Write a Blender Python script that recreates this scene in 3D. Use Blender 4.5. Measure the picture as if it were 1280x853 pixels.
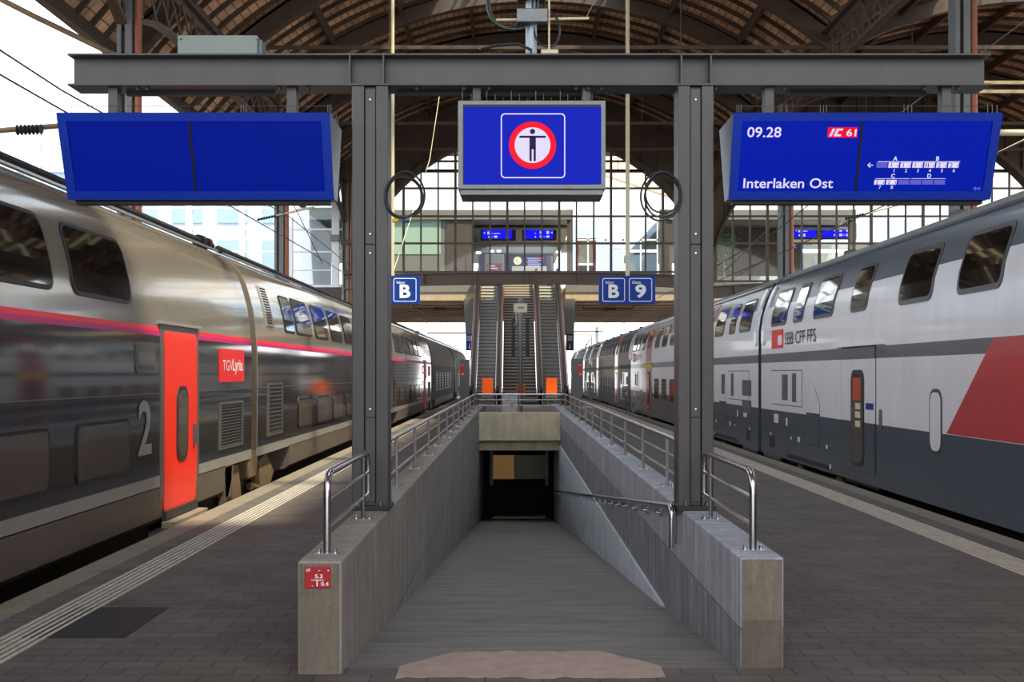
import bpy, bmesh, math, random
from mathutils import Vector
random.seed(7)
for o in list(bpy.data.objects): bpy.data.objects.remove(o)
C = bpy.context.scene.collection
SC = bpy.context.scene
F, VX, VY, EYE = 1520.0, 642.0, 467.0, 1.6
PI = math.pi
# ---------------------------------------------------------------- camera, light
cam = bpy.data.cameras.new('camera'); camo = bpy.data.objects.new('camera', cam); C.objects.link(camo)
camo.location = (0, 0, EYE); camo.rotation_euler = (PI/2, 0, 0)
cam.sensor_width = 36; cam.lens = F/1280*36
cam.shift_x = (640-VX)/1280; cam.shift_y = (VY-426.5)/1280
cam.clip_end = 600
SC.camera = camo
SC.view_settings.view_transform = 'Standard'; SC.view_settings.look = 'None'
SC.view_settings.gamma = 1; SC.view_settings.use_curve_mapping = False
SC.view_settings.exposure = 0.6
w = bpy.data.worlds.new('world'); SC.world = w; w.use_nodes = True
bg = w.node_tree.nodes['Background']; bg.inputs[0].default_value = (0.965, 0.97, 0.985, 1); bg.inputs[1].default_value = 1.6
sl = bpy.data.lights.new('sun', 'SUN'); sl.energy = 7.0; sl.angle = math.radians(3.0); sl.color = (1.0, 0.80, 0.52)
slo = bpy.data.objects.new('sun', sl); C.objects.link(slo)
slo.rotation_euler = Vector((-5.8, 5.0, -13.8)).to_track_quat('-Z', 'Y').to_euler()

def lin(c):
    return tuple(((v/255)/12.92 if v/255 <= 0.04045 else ((v/255+0.055)/1.055)**2.4) for v in c)
def X(px, d): return (px-VX)*d/F
def Z(py, d): return EYE+(VY-py)*d/F

# ---------------------------------------------------------------- materials
def mat(name, rgb, rough=0.6, metal=0.0, var=0.0, scale=4.0, bump=0.0, stretch=(1,1,1), spec=0.5, coat=0.0, rgb2=None):
    m = bpy.data.materials.new(name); m.use_nodes = True
    nt = m.node_tree; b = nt.nodes['Principled BSDF']; L = nt.links
    c = lin(rgb)
    b.inputs['Base Color'].default_value = (*c, 1); b.inputs['Roughness'].default_value = rough
    b.inputs['Metallic'].default_value = metal; b.inputs['Specular IOR Level'].default_value = spec
    b.inputs['Coat Weight'].default_value = coat; b.inputs['Coat Roughness'].default_value = 0.06
    if var > 0 or bump > 0:
        tc = nt.nodes.new('ShaderNodeTexCoord'); mp = nt.nodes.new('ShaderNodeMapping')
        mp.inputs['Scale'].default_value = stretch
        L.new(tc.outputs['Object'], mp.inputs['Vector'])
        n = nt.nodes.new('ShaderNodeTexNoise'); n.inputs['Scale'].default_value = scale
        n.inputs['Detail'].default_value = 6; n.inputs['Roughness'].default_value = 0.65
        L.new(mp.outputs[0], n.inputs['Vector'])
        if var > 0:
            r = nt.nodes.new('ShaderNodeValToRGB')
            r.color_ramp.elements[0].position = 0.3; r.color_ramp.elements[1].position = 0.7
            c2 = lin(rgb2) if rgb2 else tuple(min(1, v*(1+var)) for v in c)
            r.color_ramp.elements[0].color = (*[v*(1-var) for v in c], 1)
            r.color_ramp.elements[1].color = (*c2, 1)
            L.new(n.outputs['Fac'], r.inputs[0]); L.new(r.outputs[0], b.inputs['Base Color'])
        if bump > 0:
            bp = nt.nodes.new('ShaderNodeBump'); bp.inputs['Strength'].default_value = bump; bp.inputs['Distance'].default_value = 0.02
            L.new(n.outputs['Fac'], bp.inputs['Height']); L.new(bp.outputs[0], b.inputs['Normal'])
    return m
def emis(name, rgb, strength=1.0):
    m = bpy.data.materials.new(name); m.use_nodes = True
    b = m.node_tree.nodes['Principled BSDF']; c = lin(rgb)
    b.inputs['Base Color'].default_value = (*[v*0.1 for v in c], 1); b.inputs['Roughness'].default_value = 0.5; b.inputs['Specular IOR Level'].default_value = 0.12
    b.inputs['Emission Color'].default_value = (*c, 1); b.inputs['Emission Strength'].default_value = strength
    return m
def glass(name, tint=(235, 245, 250), refl=0.12):
    m = bpy.data.materials.new(name); m.use_nodes = True
    nt = m.node_tree; nt.nodes.clear()
    o = nt.nodes.new('ShaderNodeOutputMaterial'); t = nt.nodes.new('ShaderNodeBsdfTransparent'); g = nt.nodes.new('ShaderNodeBsdfGlossy')
    mx = nt.nodes.new('ShaderNodeMixShader'); t.inputs[0].default_value = (*lin(tint), 1); g.inputs['Roughness'].default_value = 0.03
    mx.inputs[0].default_value = refl
    nt.links.new(t.outputs[0], mx.inputs[1]); nt.links.new(g.outputs[0], mx.inputs[2]); nt.links.new(mx.outputs[0], o.inputs[0])
    return m
def brick(name, rgb, rgb2, mortar, bw, bh, ms, rough=0.75, rot=0.0):
    m = mat(name, rgb, rough); nt = m.node_tree; b = nt.nodes['Principled BSDF']; L = nt.links
    tc = nt.nodes.new('ShaderNodeTexCoord'); mp = nt.nodes.new('ShaderNodeMapping'); mp.inputs['Rotation'].default_value[2] = rot
    L.new(tc.outputs['Object'], mp.inputs['Vector'])
    t = nt.nodes.new('ShaderNodeTexBrick'); t.inputs['Scale'].default_value = 1
    t.inputs['Brick Width'].default_value = bw; t.inputs['Row Height'].default_value = bh; t.inputs['Mortar Size'].default_value = ms
    t.inputs['Color1'].default_value = (*lin(rgb), 1); t.inputs['Color2'].default_value = (*lin(rgb2), 1); t.inputs['Mortar'].default_value = (*lin(mortar), 1)
    L.new(mp.outputs[0], t.inputs['Vector'])
    n = nt.nodes.new('ShaderNodeTexNoise'); n.inputs['Scale'].default_value = 1.7; n.inputs['Detail'].default_value = 8; n.inputs['Roughness'].default_value = 0.7
    L.new(tc.outputs['Object'], n.inputs['Vector'])
    r = nt.nodes.new('ShaderNodeMapRange'); r.inputs[1].default_value = 0.3; r.inputs[2].default_value = 0.7; r.inputs[3].default_value = 0.72; r.inputs[4].default_value = 1.25
    L.new(n.outputs['Fac'], r.inputs[0])
    mx = nt.nodes.new('ShaderNodeVectorMath'); mx.operation = 'SCALE'
    L.new(t.outputs['Color'], mx.inputs[0]); L.new(r.outputs[0], mx.inputs['Scale']); L.new(mx.outputs[0], b.inputs['Base Color'])
    bp = nt.nodes.new('ShaderNodeBump'); bp.inputs['Strength'].default_value = 0.25; bp.inputs['Distance'].default_value = 0.01
    L.new(t.outputs['Fac'], bp.inputs['Height']); bp.invert = True; L.new(bp.outputs[0], b.inputs['Normal'])
    return m
def concrete(name, rgb, seams=(), vstep=0.0, streak=0.35, rgb2=None, blot=None):
    """cast concrete: cloudy noise, vertical weather streaks, formwork joints at given heights and every vstep metres"""
    m = mat(name, rgb, 0.78); nt = m.node_tree; b = nt.nodes['Principled BSDF']; L = nt.links
    N = nt.nodes.new
    tc = N('ShaderNodeTexCoord')
    def noise(sc, stretch, detail=7):
        mp = N('ShaderNodeMapping'); mp.inputs['Scale'].default_value = stretch; L.new(tc.outputs['Object'], mp.inputs['Vector'])
        n = N('ShaderNodeTexNoise'); n.inputs['Scale'].default_value = sc; n.inputs['Detail'].default_value = detail; n.inputs['Roughness'].default_value = 0.7
        L.new(mp.outputs[0], n.inputs['Vector']); return n.outputs['Fac']
    def rng(i, a, c_, lo, hi):
        r = N('ShaderNodeMapRange'); r.inputs[1].default_value = a; r.inputs[2].default_value = c_; r.inputs[3].default_value = lo; r.inputs[4].default_value = hi
        L.new(i, r.inputs[0]); return r.outputs[0]
    def mul(a, c_):
        q = N('ShaderNodeMath'); q.operation = 'MULTIPLY'; L.new(a, q.inputs[0]); L.new(c_, q.inputs[1]); return q.outputs[0]
    f = mul(rng(noise(1.6, (1,1,1)), 0.3, 0.7, 0.8, 1.18), rng(noise(5, (1, 3, 0.12)), 0.3, 0.7, 1-streak, 1+streak*0.5))
    f = mul(f, rng(noise(38, (1,1,1), 3), 0.35, 0.65, 0.9, 1.08))
    sx = N('ShaderNodeSeparateXYZ'); L.new(tc.outputs['Object'], sx.inputs[0])
    for s in seams:
        q = N('ShaderNodeMath'); q.operation = 'COMPARE'; q.inputs[1].default_value = s; q.inputs[2].default_value = 0.007
        L.new(sx.outputs['Z'], q.inputs[0]); f = mul(f, rng(q.outputs[0], 0, 1, 1, 0.42))
    if vstep:
        q = N('ShaderNodeMath'); q.operation = 'PINGPONG'; q.inputs[1].default_value = vstep/2; L.new(sx.outputs['Y'], q.inputs[0])
        f = mul(f, rng(q.outputs[0], 0.004, 0.012, 0.55, 1))
    if blot:
        q = N('ShaderNodeMath'); q.operation = 'COMPARE'; q.inputs[1].default_value = (blot[0]+blot[1])/2; q.inputs[2].default_value = (blot[1]-blot[0])/2
        L.new(sx.outputs['Z'], q.inputs[0])
        k = mul(q.outputs[0], rng(noise(2.5, (1, 1.6, 0.25)), 0.4, 0.6, 0.35, 1)); f = mul(f, rng(k, 0, 1, 1, 0.5))
    v = N('ShaderNodeVectorMath'); v.operation = 'SCALE'; v.inputs[0].default_value = lin(rgb); L.new(f, v.inputs['Scale'])
    L.new(v.outputs[0], b.inputs['Base Color'])
    bp = N('ShaderNodeBump'); bp.inputs['Strength'].default_value = 0.2; bp.inputs['Distance'].default_value = 0.01
    L.new(noise(22, (1,1,1), 6), bp.inputs['Height']); L.new(bp.outputs[0], b.inputs['Normal'])
    return m

M = dict(
 paving=brick('paving', (104,98,94), (94,88,85), (70,65,62), 0.30, 0.15, 0.006),
 coping=mat('coping_stone', (132,122,108), 0.8, var=0.18, scale=5, bump=0.15),
 tactile=mat('tactile_white', (196,188,176), 0.7, var=0.2, scale=9),
 conc_l=concrete('concrete_left', (156,151,143), seams=(-0.25,), vstep=5.0),
 conc_r=concrete('concrete_right', (172,178,189), seams=(0.21,), vstep=5.0, blot=(-0.6, 0.2), streak=0.45),
 conc=concrete('concrete_plain', (226,214,184), streak=0.2),
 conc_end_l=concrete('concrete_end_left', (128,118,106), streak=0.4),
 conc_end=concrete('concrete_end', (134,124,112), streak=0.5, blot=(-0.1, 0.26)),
 plinth=concrete('plinth_paint', (210,220,236), streak=0.12),
 ramp=mat('ramp_concrete', (116,110,107), 0.6, var=0.4, scale=2.6, bump=0.3, stretch=(0.45,2.2,1)),
 mortar=mat('mortar', (168,148,138), 0.85, var=0.15, scale=9),
 steel=mat('painted_steel', (76,75,76), 0.42, 0.3, var=0.12, scale=3, stretch=(1,1,0.4)),
 steel_dark=mat('dark_steel', (48,50,54), 0.5, 0.3),
 inox=mat('stainless', (188,190,194), 0.2, 1.0), inox_p=mat('brushed_stainless', (176,178,180), 0.42, 0.9),
 galv=mat('galvanised', (112,117,120), 0.4, 0.7, var=0.12, scale=14),
 iron=mat('shed_iron', (88,73,62), 0.6, 0.2, var=0.2, scale=3),
 lit_iron=mat('shed_iron_lit', (176,158,124), 0.6, var=0.12, scale=4),  # second tie only: golden light painted as a paler iron
 copper=mat('copper_pipe', (142,88,66), 0.4, 0.5, var=0.15, scale=6),
 col_grey=mat('column_grey', (112,114,116), 0.45, 0.3, var=0.12, scale=4, stretch=(4,4,.5)),
 pipe_w=mat('cream_pipe', (206,196,164), 0.5, var=0.06, scale=5),
 cable=mat('black_cable', (24,25,28), 0.45), cable_g=mat('green_cable', (28,58,44), 0.4), cable_b=mat('blue_band', (30,80,140), 0.4), yellow=mat('yellow', (226,190,30), 0.5),
 box_green=mat('cabinet_green', (128,142,138), 0.5, var=0.05, scale=3),
 beige_box=mat('beige_box', (206,198,172), 0.5),
 blue_frame=mat('blue_frame', (10,52,170), 0.35), 
 scr_dark=emis('screen_idle', (0,24,140), 0.6), scr=emis('screen_blue', (0,28,168), 0.6), scr_m=emis('monitor_blue', (0,26,184), 0.62),
 white_e=emis('white_pixels', (214,206,240), 0.72), lilac=emis('lilac_pixels', (98,96,205), 0.6), red_e=emis('red_pixels', (232,8,38), 0.75), ink=emis('dark_pixels', (38,28,70), 0.5),
 sidegrey=mat('housing_grey', (150,164,176), 0.35, 0.3),
 black=mat('black', (14,14,16), 0.5), dark=mat('dark_void', (26,24,24), 0.8),
 rubber=mat('rubber', (22,22,24), 0.7),
 sign_blue=mat('sign_blue', (4,58,150), 0.4, spec=0.2), white=mat('sign_white', (236,240,244), 0.4),
 red=mat('sign_red', (176,20,32), 0.4), red_bright=mat('red_bright', (232,34,30), 0.4), orange=mat('orange_board', (255,106,20), 0.5),
 # trains
 t_silver=mat('train_silver', (158,149,138), 0.15, 0.35, var=0.05, scale=0.8, coat=0.5, stretch=(1,.3,1)),
 t_dark=mat('train_dark', (50,50,52), 0.08, 0.1, var=0.08, scale=0.8, coat=0.6, stretch=(1,.3,1)),
 t_band=mat('train_band', (146,142,136), 0.35, 0.1, var=0.08, scale=2),
 t_skirt=mat('train_skirt', (98,86,76), 0.5, 0.1, var=0.14, scale=2.2, stretch=(1,.3,2)),
 t_roof=mat('train_roof', (108,104,98), 0.5, 0.2, var=0.12, scale=2),
 t_pink=mat('stripe_red', (246,36,62), 0.35, spec=0.2), t_mag=mat('stripe_magenta', (196,20,106), 0.35, spec=0.2), t_glass_m=mat('coach_glass_dark_reflection', (40,36,34), 0.5, spec=0.1),  # far coach panes: dull dark brown painted in place of the sky reflection
 t_door=mat('door_red', (244,50,24), 0.35, spec=0.3), t_door2=mat('door_crimson', (168,30,38), 0.3, coat=0.4),
 t_frame=mat('frame_grey', (100,98,94), 0.4, 0.4), t_joint=mat('gangway_brown', (98,84,66), 0.45, 0.3, var=0.1, scale=4),
 t_glass=mat('coach_glass', (16,18,22), 0.03, 0.0, spec=1.0, coat=1.0), t_glass2=mat('coach_glass_low', (86,78,72), 0.08, 0.0, spec=0.6),
 t_number=mat('number_grey', (150,150,148), 0.4),
 c_white=mat('coach_white', (228,232,240), 0.3, 0.0, var=0.05, scale=1.5, coat=0.3, stretch=(1,2,.4)),
 c_grey=mat('coach_grey', (88,99,112), 0.3, 0.1, coat=0.2), c_low=mat('coach_slate', (66,75,88), 0.34, 0.1, var=0.07, scale=2, coat=0.2), c_frame=mat('coach_window_frame', (66,66,72), 0.4), c_white_m=mat('coach_white_dark_reflection', (150,140,132), 0.6, spec=0.1, var=0.1, scale=2), c_low_m=mat('coach_slate_dark_reflection', (66,70,78), 0.6, spec=0.1), t_matte=mat('power_car_dark_reflection', (58,60,66), 0.6, spec=0.1, var=0.15, scale=1), t_matte2=mat('power_car_top', (96,92,88), 0.6, spec=0.1),  # far cars: dark grazing reflection painted into white, slate and power car colours
 c_roof=mat('coach_roof', (138,142,142), 0.42, 0.2, var=0.06, scale=2), c_red=mat('coach_red', (186,50,54), 0.34, var=0.05, scale=3, coat=0.3),
 c_ink=mat('coach_ink', (40,42,48), 0.5), c_line=mat('coach_seam', (60,62,66), 0.6), c_grille=mat('coach_grille', (86,84,90), 0.6),
 orange_d=mat('dull_orange', (176,70,34), 0.6),
 bogie=mat('bogie_dust', (112,92,66), 0.75, var=0.3, scale=8), bogie_d=mat('bogie_dark', (36,34,34), 0.8, var=0.2, scale=6),
 ballast=mat('ballast', (58,50,44), 0.95, var=0.5, scale=30, bump=0.8), rail=mat('rail_steel', (110,100,92), 0.35, 0.8),
 # building
 facade=mat('white_mullion', (232,236,240), 0.4), fglass=glass('facade_glass', (222,236,249), 0.06), gglass=glass('screen_glass', (238,243,244), 0.05),
 mull=mat('mullion_bronze', (104,92,82), 0.5, 0.2), deck=concrete('deck_concrete', (176,164,142), streak=0.15), soffit=mat('soffit_boards', (216,192,170), 0.8, var=0.3, scale=2, stretch=(0.2,3,1)),
 panel=mat('wall_panel', (116,120,118), 0.5, var=0.06, scale=2), panel_d=mat('wall_panel_dark', (74,70,66), 0.6, var=0.1, scale=2), panel_g=mat('wall_green', (150,182,170), 0.5),
 inner=mat('inner_wall', (150,166,178), 0.5), blue_wall=mat('blue_wall', (10,72,168), 0.4), lamp=emis('lamp_white', (255,240,210), 4.0), lamp_low=emis('lamp_soft', (255,236,196), 1.6),
 pink=emis('pink_display', (150,60,100), 0.5), clock=emis('clock_face', (255,224,168), 1.0), led=emis('led_blue', (22,22,235), 0.9), navy=mat('navy', (6,16,70), 0.4),
 brown_esc=mat('bronze_cladding', (84,62,54), 0.28, 0.75, var=0.1, scale=2), step=mat('step_edge', (40,42,44), 0.6), step_d=mat('step_riser', (208,214,210), 0.5, 0.2, var=0.1, scale=4),
 granite=mat('stair_stone', (98,96,92), 0.7, var=0.1, scale=6), nosing=mat('nosing', (214,210,198), 0.5),
 bldg=mat('pale_building', (236,238,240), 0.7, var=0.04, scale=0.5), bldg_w=mat('pale_window', (186,204,222), 0.3),
 warm=mat('warm_wall', (226,176,112), 0.7), leaf=mat('plant_green', (70,120,50), 0.7, var=0.4, scale=9),
)
# planked ceiling material
def planks():
    m = mat('roof_boards', (120,92,72), 0.85); nt = m.node_tree; b = nt.nodes['Principled BSDF']; L = nt.links; N = nt.nodes.new
    tc = N('ShaderNodeTexCoord'); mp = N('ShaderNodeMapping'); mp.inputs['Rotation'].default_value = (0,0,PI/2); L.new(tc.outputs['Object'], mp.inputs[0])
    t = N('ShaderNodeTexBrick'); t.inputs['Scale'].default_value = 1; t.inputs['Brick Width'].default_value = 0.86; t.inputs['Row Height'].default_value = 0.2; t.inputs['Mortar Size'].default_value = 0.012
    t.offset = 0.0
    t.inputs['Color1'].default_value = (*lin((240,196,160)),1); t.inputs['Color2'].default_value = (*lin((212,168,134)),1); t.inputs['Mortar'].default_value = (*lin((120,90,70)),1)
    L.new(mp.outputs[0], t.inputs['Vector'])
    n = N('ShaderNodeTexNoise'); n.inputs['Scale'].default_value = 1.1; n.inputs['Detail'].default_value = 8; L.new(tc.outputs['Object'], n.inputs['Vector'])
    r = N('ShaderNodeMapRange'); r.inputs[1].default_value = 0.35; r.inputs[2].default_value = 0.65; r.inputs[3].default_value = 0.55; r.inputs[4].default_value = 1.2
    L.new(n.outputs['Fac'], r.inputs[0])
    v = N('ShaderNodeVectorMath'); v.operation = 'SCALE'; L.new(t.outputs['Color'], v.inputs[0]); L.new(r.outputs[0], v.inputs['Scale']); L.new(v.outputs[0], b.inputs['Base Color'])
    return m
M['planks'] = planks()

# ---------------------------------------------------------------- mesh builder
WL = {}
def wl(o): return WL.get(o.name, Vector((0,0,0))) if o else Vector((0,0,0))
class MB:
    def __init__(s): s.v = []; s.f = []; s.m = []
    def add(s, vs, fs, mi=0):
        n = len(s.v); s.v += [tuple(p) for p in vs]
        for f in fs: s.f.append([i+n for i in f]); s.m.append(mi)
        return s
    def box(s, x0, x1, y0, y1, z0, z1, mi=0):
        vs = [(x,y,z) for z in (z0,z1) for y in (y0,y1) for x in (x0,x1)]
        return s.add(vs, [(0,2,3,1),(4,5,7,6),(0,1,5,4),(2,6,7,3),(0,4,6,2),(1,3,7,5)], mi)
    def prism(s, poly, a0, a1, axis='y', mi=0):
        """poly: 2D points; extruded along axis. y: (x,z); x: (y,z); z: (x,y)"""
        def P(p, a): return (p[0],a,p[1]) if axis=='y' else ((a,p[0],p[1]) if axis=='x' else (p[0],p[1],a))
        n = len(poly); vs = [P(p,a0) for p in poly]+[P(p,a1) for p in poly]
        fs = [tuple(range(n)), tuple(range(2*n-1,n-1,-1))]+[(i,(i+1)%n,(i+1)%n+n,i+n) for i in range(n)]
        return s.add(vs, fs, mi)
    def tube(s, pts, r, seg=8, mi=0, closed=False):
        pts = [Vector(p) for p in pts]; n = len(pts); rings = []
        up0 = None
        for i, p in enumerate(pts):
            if closed: t = pts[(i+1)%n]-pts[i-1]
            else: t = pts[min(i+1,n-1)]-pts[max(i-1,0)]
            t = t.normalized()
            if up0 is None:
                a = Vector((0,0,1)) if abs(t.z) < 0.9 else Vector((1,0,0))
                up0 = (a-t*a.dot(t)).normalized()
            else:
                up0 = (up0-t*up0.dot(t)).normalized()
            side = t.cross(up0)
            rr = r[i] if isinstance(r, (list,tuple)) else r
            rings.append([p+up0*math.cos(2*PI*k/seg)*rr+side*math.sin(2*PI*k/seg)*rr for k in range(seg)])
        vs = [q for ring in rings for q in ring]; fs = []
        for i in range(n if closed else n-1):
            j = (i+1)%n
            for k in range(seg): fs.append((i*seg+k, i*seg+(k+1)%seg, j*seg+(k+1)%seg, j*seg+k))
        if not closed: fs += [tuple(range(seg-1,-1,-1)), tuple((n-1)*seg+k for k in range(seg))]
        return s.add(vs, fs, mi)
    def bar(s, a, b, wdt, h, mi=0):
        """rectangular bar between two points"""
        a = Vector(a); b = Vector(b); t = (b-a).normalized()
        u = Vector((0,0,1)) if abs(t.z) < 0.95 else Vector((0,1,0))
        sd = t.cross(u).normalized(); u = sd.cross(t)
        vs = []
        for p in (a,b):
            for (i,j) in ((-1,-1),(1,-1),(1,1),(-1,1)): vs.append(p+sd*i*wdt/2+u*j*h/2)
        return s.add(vs, [(3,2,1,0),(4,5,6,7),(0,1,5,4),(1,2,6,5),(2,3,7,6),(3,0,4,7)], mi)
    def build(s, name, mats, parent=None, smooth=False, bevel=0, label=None):
        if not isinstance(mats, (list,tuple)): mats = [mats]
        off = wl(parent)
        me = bpy.data.meshes.new(name)
        loc = Vector((0,0,0))
        if parent is None and s.v:      # origin at base centre of the thing
            xs=[v[0] for v in s.v]; ys=[v[1] for v in s.v]; zs=[v[2] for v in s.v]
            if KEEP_ORIGIN.get(name): loc = Vector((0,0,0))
            else: loc = Vector(((min(xs)+max(xs))/2,(min(ys)+max(ys))/2,min(zs)))
            off = loc
        me.from_pydata([(v[0]-off.x, v[1]-off.y, v[2]-off.z) for v in s.v], [], s.f)
        for m in mats: me.materials.append(M[m])
        for i, p in enumerate(me.polygons): p.material_index = s.m[i]; p.use_smooth = False
        bm = bmesh.new(); bm.from_mesh(me); bmesh.ops.recalc_face_normals(bm, faces=bm.faces); bm.to_mesh(me); bm.free()
        if smooth:
            for p in me.polygons: p.use_smooth = True
            try: me.set_sharp_from_angle(angle=math.radians(40))
            except Exception: pass
        o = bpy.data.objects.new(name, me); C.objects.link(o)
        o.location = loc
        if parent: o.parent = parent; WL[o.name] = off.copy()
        else: WL[o.name] = loc.copy()
        if bevel:
            b = o.modifiers.new('bevel','BEVEL'); b.width = bevel; b.segments = 2; b.limit_method = 'ANGLE'
        if label: o['label'] = label
        return o
KEEP_ORIGIN = {}
for n_ in ('floor','wall_left','wall_right','wall_back','ceiling','ramp_floor','platform'): KEEP_ORIGIN[n_] = True
def tag(o, label, cat, group=None):
    o['label'] = label; o['category'] = cat
    if group: o['group'] = group
    return o
def thing(name, label, cat, loc, group=None):
    o = bpy.data.objects.new(name, None); C.objects.link(o); o.location = loc; o.empty_display_size = 0.2
    WL[o.name] = Vector(loc); return tag(o, label, cat, group)
def struct(o): o['kind'] = 'structure'; return o
def ring(cx, cy, rx, ry, n=32, a0=0, a1=2*PI):
    return [(cx+rx*math.cos(a0+(a1-a0)*i/n), cy+ry*math.sin(a0+(a1-a0)*i/n)) for i in range(n)]
def rrect_poly(x0, x1, z0, z1, r, n=5):
    pts = []
    for (cx, cz, a) in ((x1-r,z1-r,0),(x0+r,z1-r,PI/2),(x0+r,z0+r,PI),(x1-r,z0+r,3*PI/2)):
        for i in range(n+1): pts.append((cx+r*math.cos(a+PI/2*i/n), cz+r*math.sin(a+PI/2*i/n)))
    return pts
_tc = {}
def text_geo(s, bold=0.0):
    k = (s, bold)
    if k in _tc: return _tc[k]
    cu = bpy.data.curves.new('t','FONT'); cu.body = s; cu.size = 1; cu.offset = bold; cu.resolution_u = 4
    ob = bpy.data.objects.new('t', cu); C.objects.link(ob)
    bpy.context.view_layer.update()
    dg = bpy.context.evaluated_depsgraph_get(); me = bpy.data.meshes.new_from_object(ob.evaluated_get(dg))
    vs = [tuple(v.co[:2]) for v in me.vertices]; fs = [tuple(p.vertices) for p in me.polygons]
    bpy.data.objects.remove(ob); bpy.data.curves.remove(cu); bpy.data.meshes.remove(me)
    xs = [v[0] for v in vs]; ys = [v[1] for v in vs]
    _tc[k] = (vs, fs, min(xs), max(xs), min(ys), max(ys)); return _tc[k]
def put_text(mb, s, org, width, height, fn, bold=0.02, mi=0, shear=0.0, ar=0):
    """fits text s in a width x height box; fn(u,v) maps box coordinates to the world"""
    vs, fs, x0, x1, y0, y1 = text_geo(s, bold)
    sx = width/(x1-x0); sy = height/(y1-y0)
    if ar: sx = sy*ar; org = (org[0]+width/2-(x1-x0)*sx/2, org[1])
    mb.add([fn(org[0]+(v[0]-x0)*sx+shear*(v[1]-y0)*sy, org[1]+(v[1]-y0)*sy) for v in vs], fs, mi)

# ---------------------------------------------------------------- platforms, ramp
WLX0, WLX1 = -1.15, -0.915       # left ramp wall
WRX0, WRX1 = 1.23, 1.47          # right ramp wall
EL, ER = -3.556, 4.83            # platform edges
HD = 32.0                        # the headwall over the tunnel
def floorZ(y): return -(y-6.6)*2.75/29.9 if y > 6.6 else 0.0
mb = MB()
mb.box(EL+0.25, WLX0, -8, 118, -1.1, 0)
mb.box(WRX1, ER-0.25, -8, 118, -1.1, 0)
mb.box(WLX0, WRX1, -8, 6.6, -1.1, 0)
mb.box(WLX0, WRX1, HD+0.25, 118, -0.17, 0)
pf = struct(mb.build('platform', 'paving'))
cp = MB().box(EL, EL+0.25, -8, 118, -1.1, 0.0).build('platform_coping', 'coping'); struct(cp)
cp = MB().box(ER-0.25, ER, -8, 118, -1.1, 0.0).build('platform_coping', 'coping'); struct(cp)
for (xa, xb, n, lab) in ((-3.095, -2.82, 6, 'raised white tactile guiding lines beside the left train'), (4.03, 4.35, 7, 'raised white tactile guiding lines beside the white and grey right train')):
    mb = MB(); p = (xb-xa)/(n-0.45)
    for i in range(n):
        y = -6
        while y < 112:
            x = xa+i*p; mb.box(x, x+p*0.52, y, y+0.985, 0.0, 0.006); y += 1.0
    tag(mb.build('tactile_line', 'tactile'), lab, 'floor marking')
mb = MB(); mb.box(-3.0, -2.35, 7.35, 8.3, 0.0, 0.004)
tag(mb.build('access_cover', 'steel_dark'), 'dark flat cover plate in the left platform paving', 'cover')
# ramp
mb = MB(); ys = [6.55+i*(40-6.55)/24 for i in range(25)]
vs = []
for y in ys: vs += [(WLX1-0.02, y, floorZ(y)), (WRX0+0.02, y, floorZ(y)), (WLX1-0.02, y, floorZ(y)-0.3), (WRX0+0.02, y, floorZ(y)-0.3)]
fs = []
for i in range(24):
    a = i*4; fs += [(a,a+1,a+5,a+4),(a+2,a+6,a+7,a+3),(a,a+4,a+6,a+2),(a+1,a+3,a+7,a+5)]
mb.add(vs, fs); struct(mb.build('ramp_floor', 'ramp'))
mb = MB(); pts = []
random.seed(3)
for i in range(25):
    x = -0.62+i*1.42/24; e = min(i, 24-i)/5.0; pts.append((x, 6.62+0.34*min(1, e)+random.uniform(0,0.05)))
pts2 = [(p[0], 6.38+random.uniform(-0.02,0.03)) for p in pts][::-1]
mb.prism(pts+pts2, -0.02, 0.003, 'z'); tag(mb.build('mortar_patch', 'mortar'), 'pale worn mortar patch at the foot of the ramp', 'floor patch')
random.seed(7)
def wall(name, x0, x1, m, y0):
    b = MB(); b.box(x0, x1, y0, 40, -3.2, 0.6)
    return struct(b.build(name, m, bevel=0.012))
wall('wall_left', WLX0, WLX1, 'conc_l', 6.47); wall('wall_right', WRX0, WRX1, 'conc_r', 6.61)
b = MB().box(WLX0+0.012, WLX1-0.012, 6.462, 6.469, -0.0, 0.588); struct(b.build('wall_end_face', 'conc_end_l'))
b = MB().box(WRX0+0.012, WRX1-0.012, 6.600, 6.609, -0.0, 0.588)
struct(b.build('wall_end_face', 'conc_end'))
b = MB(); b.prism([(9.9, floorZ(9.9)-0.05), (9.9, -0.29), (40, -0.29), (40, floorZ(40)-0.05)], WRX0-0.025, WRX0+0.01, 'x'); struct(b.build('wall_right_plinth', 'plinth'))
b = MB().box(WLX1, WRX0, HD, HD+0.35, -0.17, 0.57); struct(b.build('wall_back', 'conc', bevel=0.01))
b = MB().box(WLX1, WRX0, HD+0.35, 44, -0.45, -0.17); struct(b.build('ceiling_tunnel', 'conc'))
b = MB(); TY=36.5; b.box(WLX1, X(616.4,TY), TY, TY+0.1, -3.1, -0.2); b.box(X(681.6,TY), WRX0, TY, TY+0.1, -3.1, -0.2); b.box(X(613,TY), X(686,TY), TY, TY+0.1, -0.36, -0.2)
struct(b.build('wall_tunnel', 'dark'))
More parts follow.
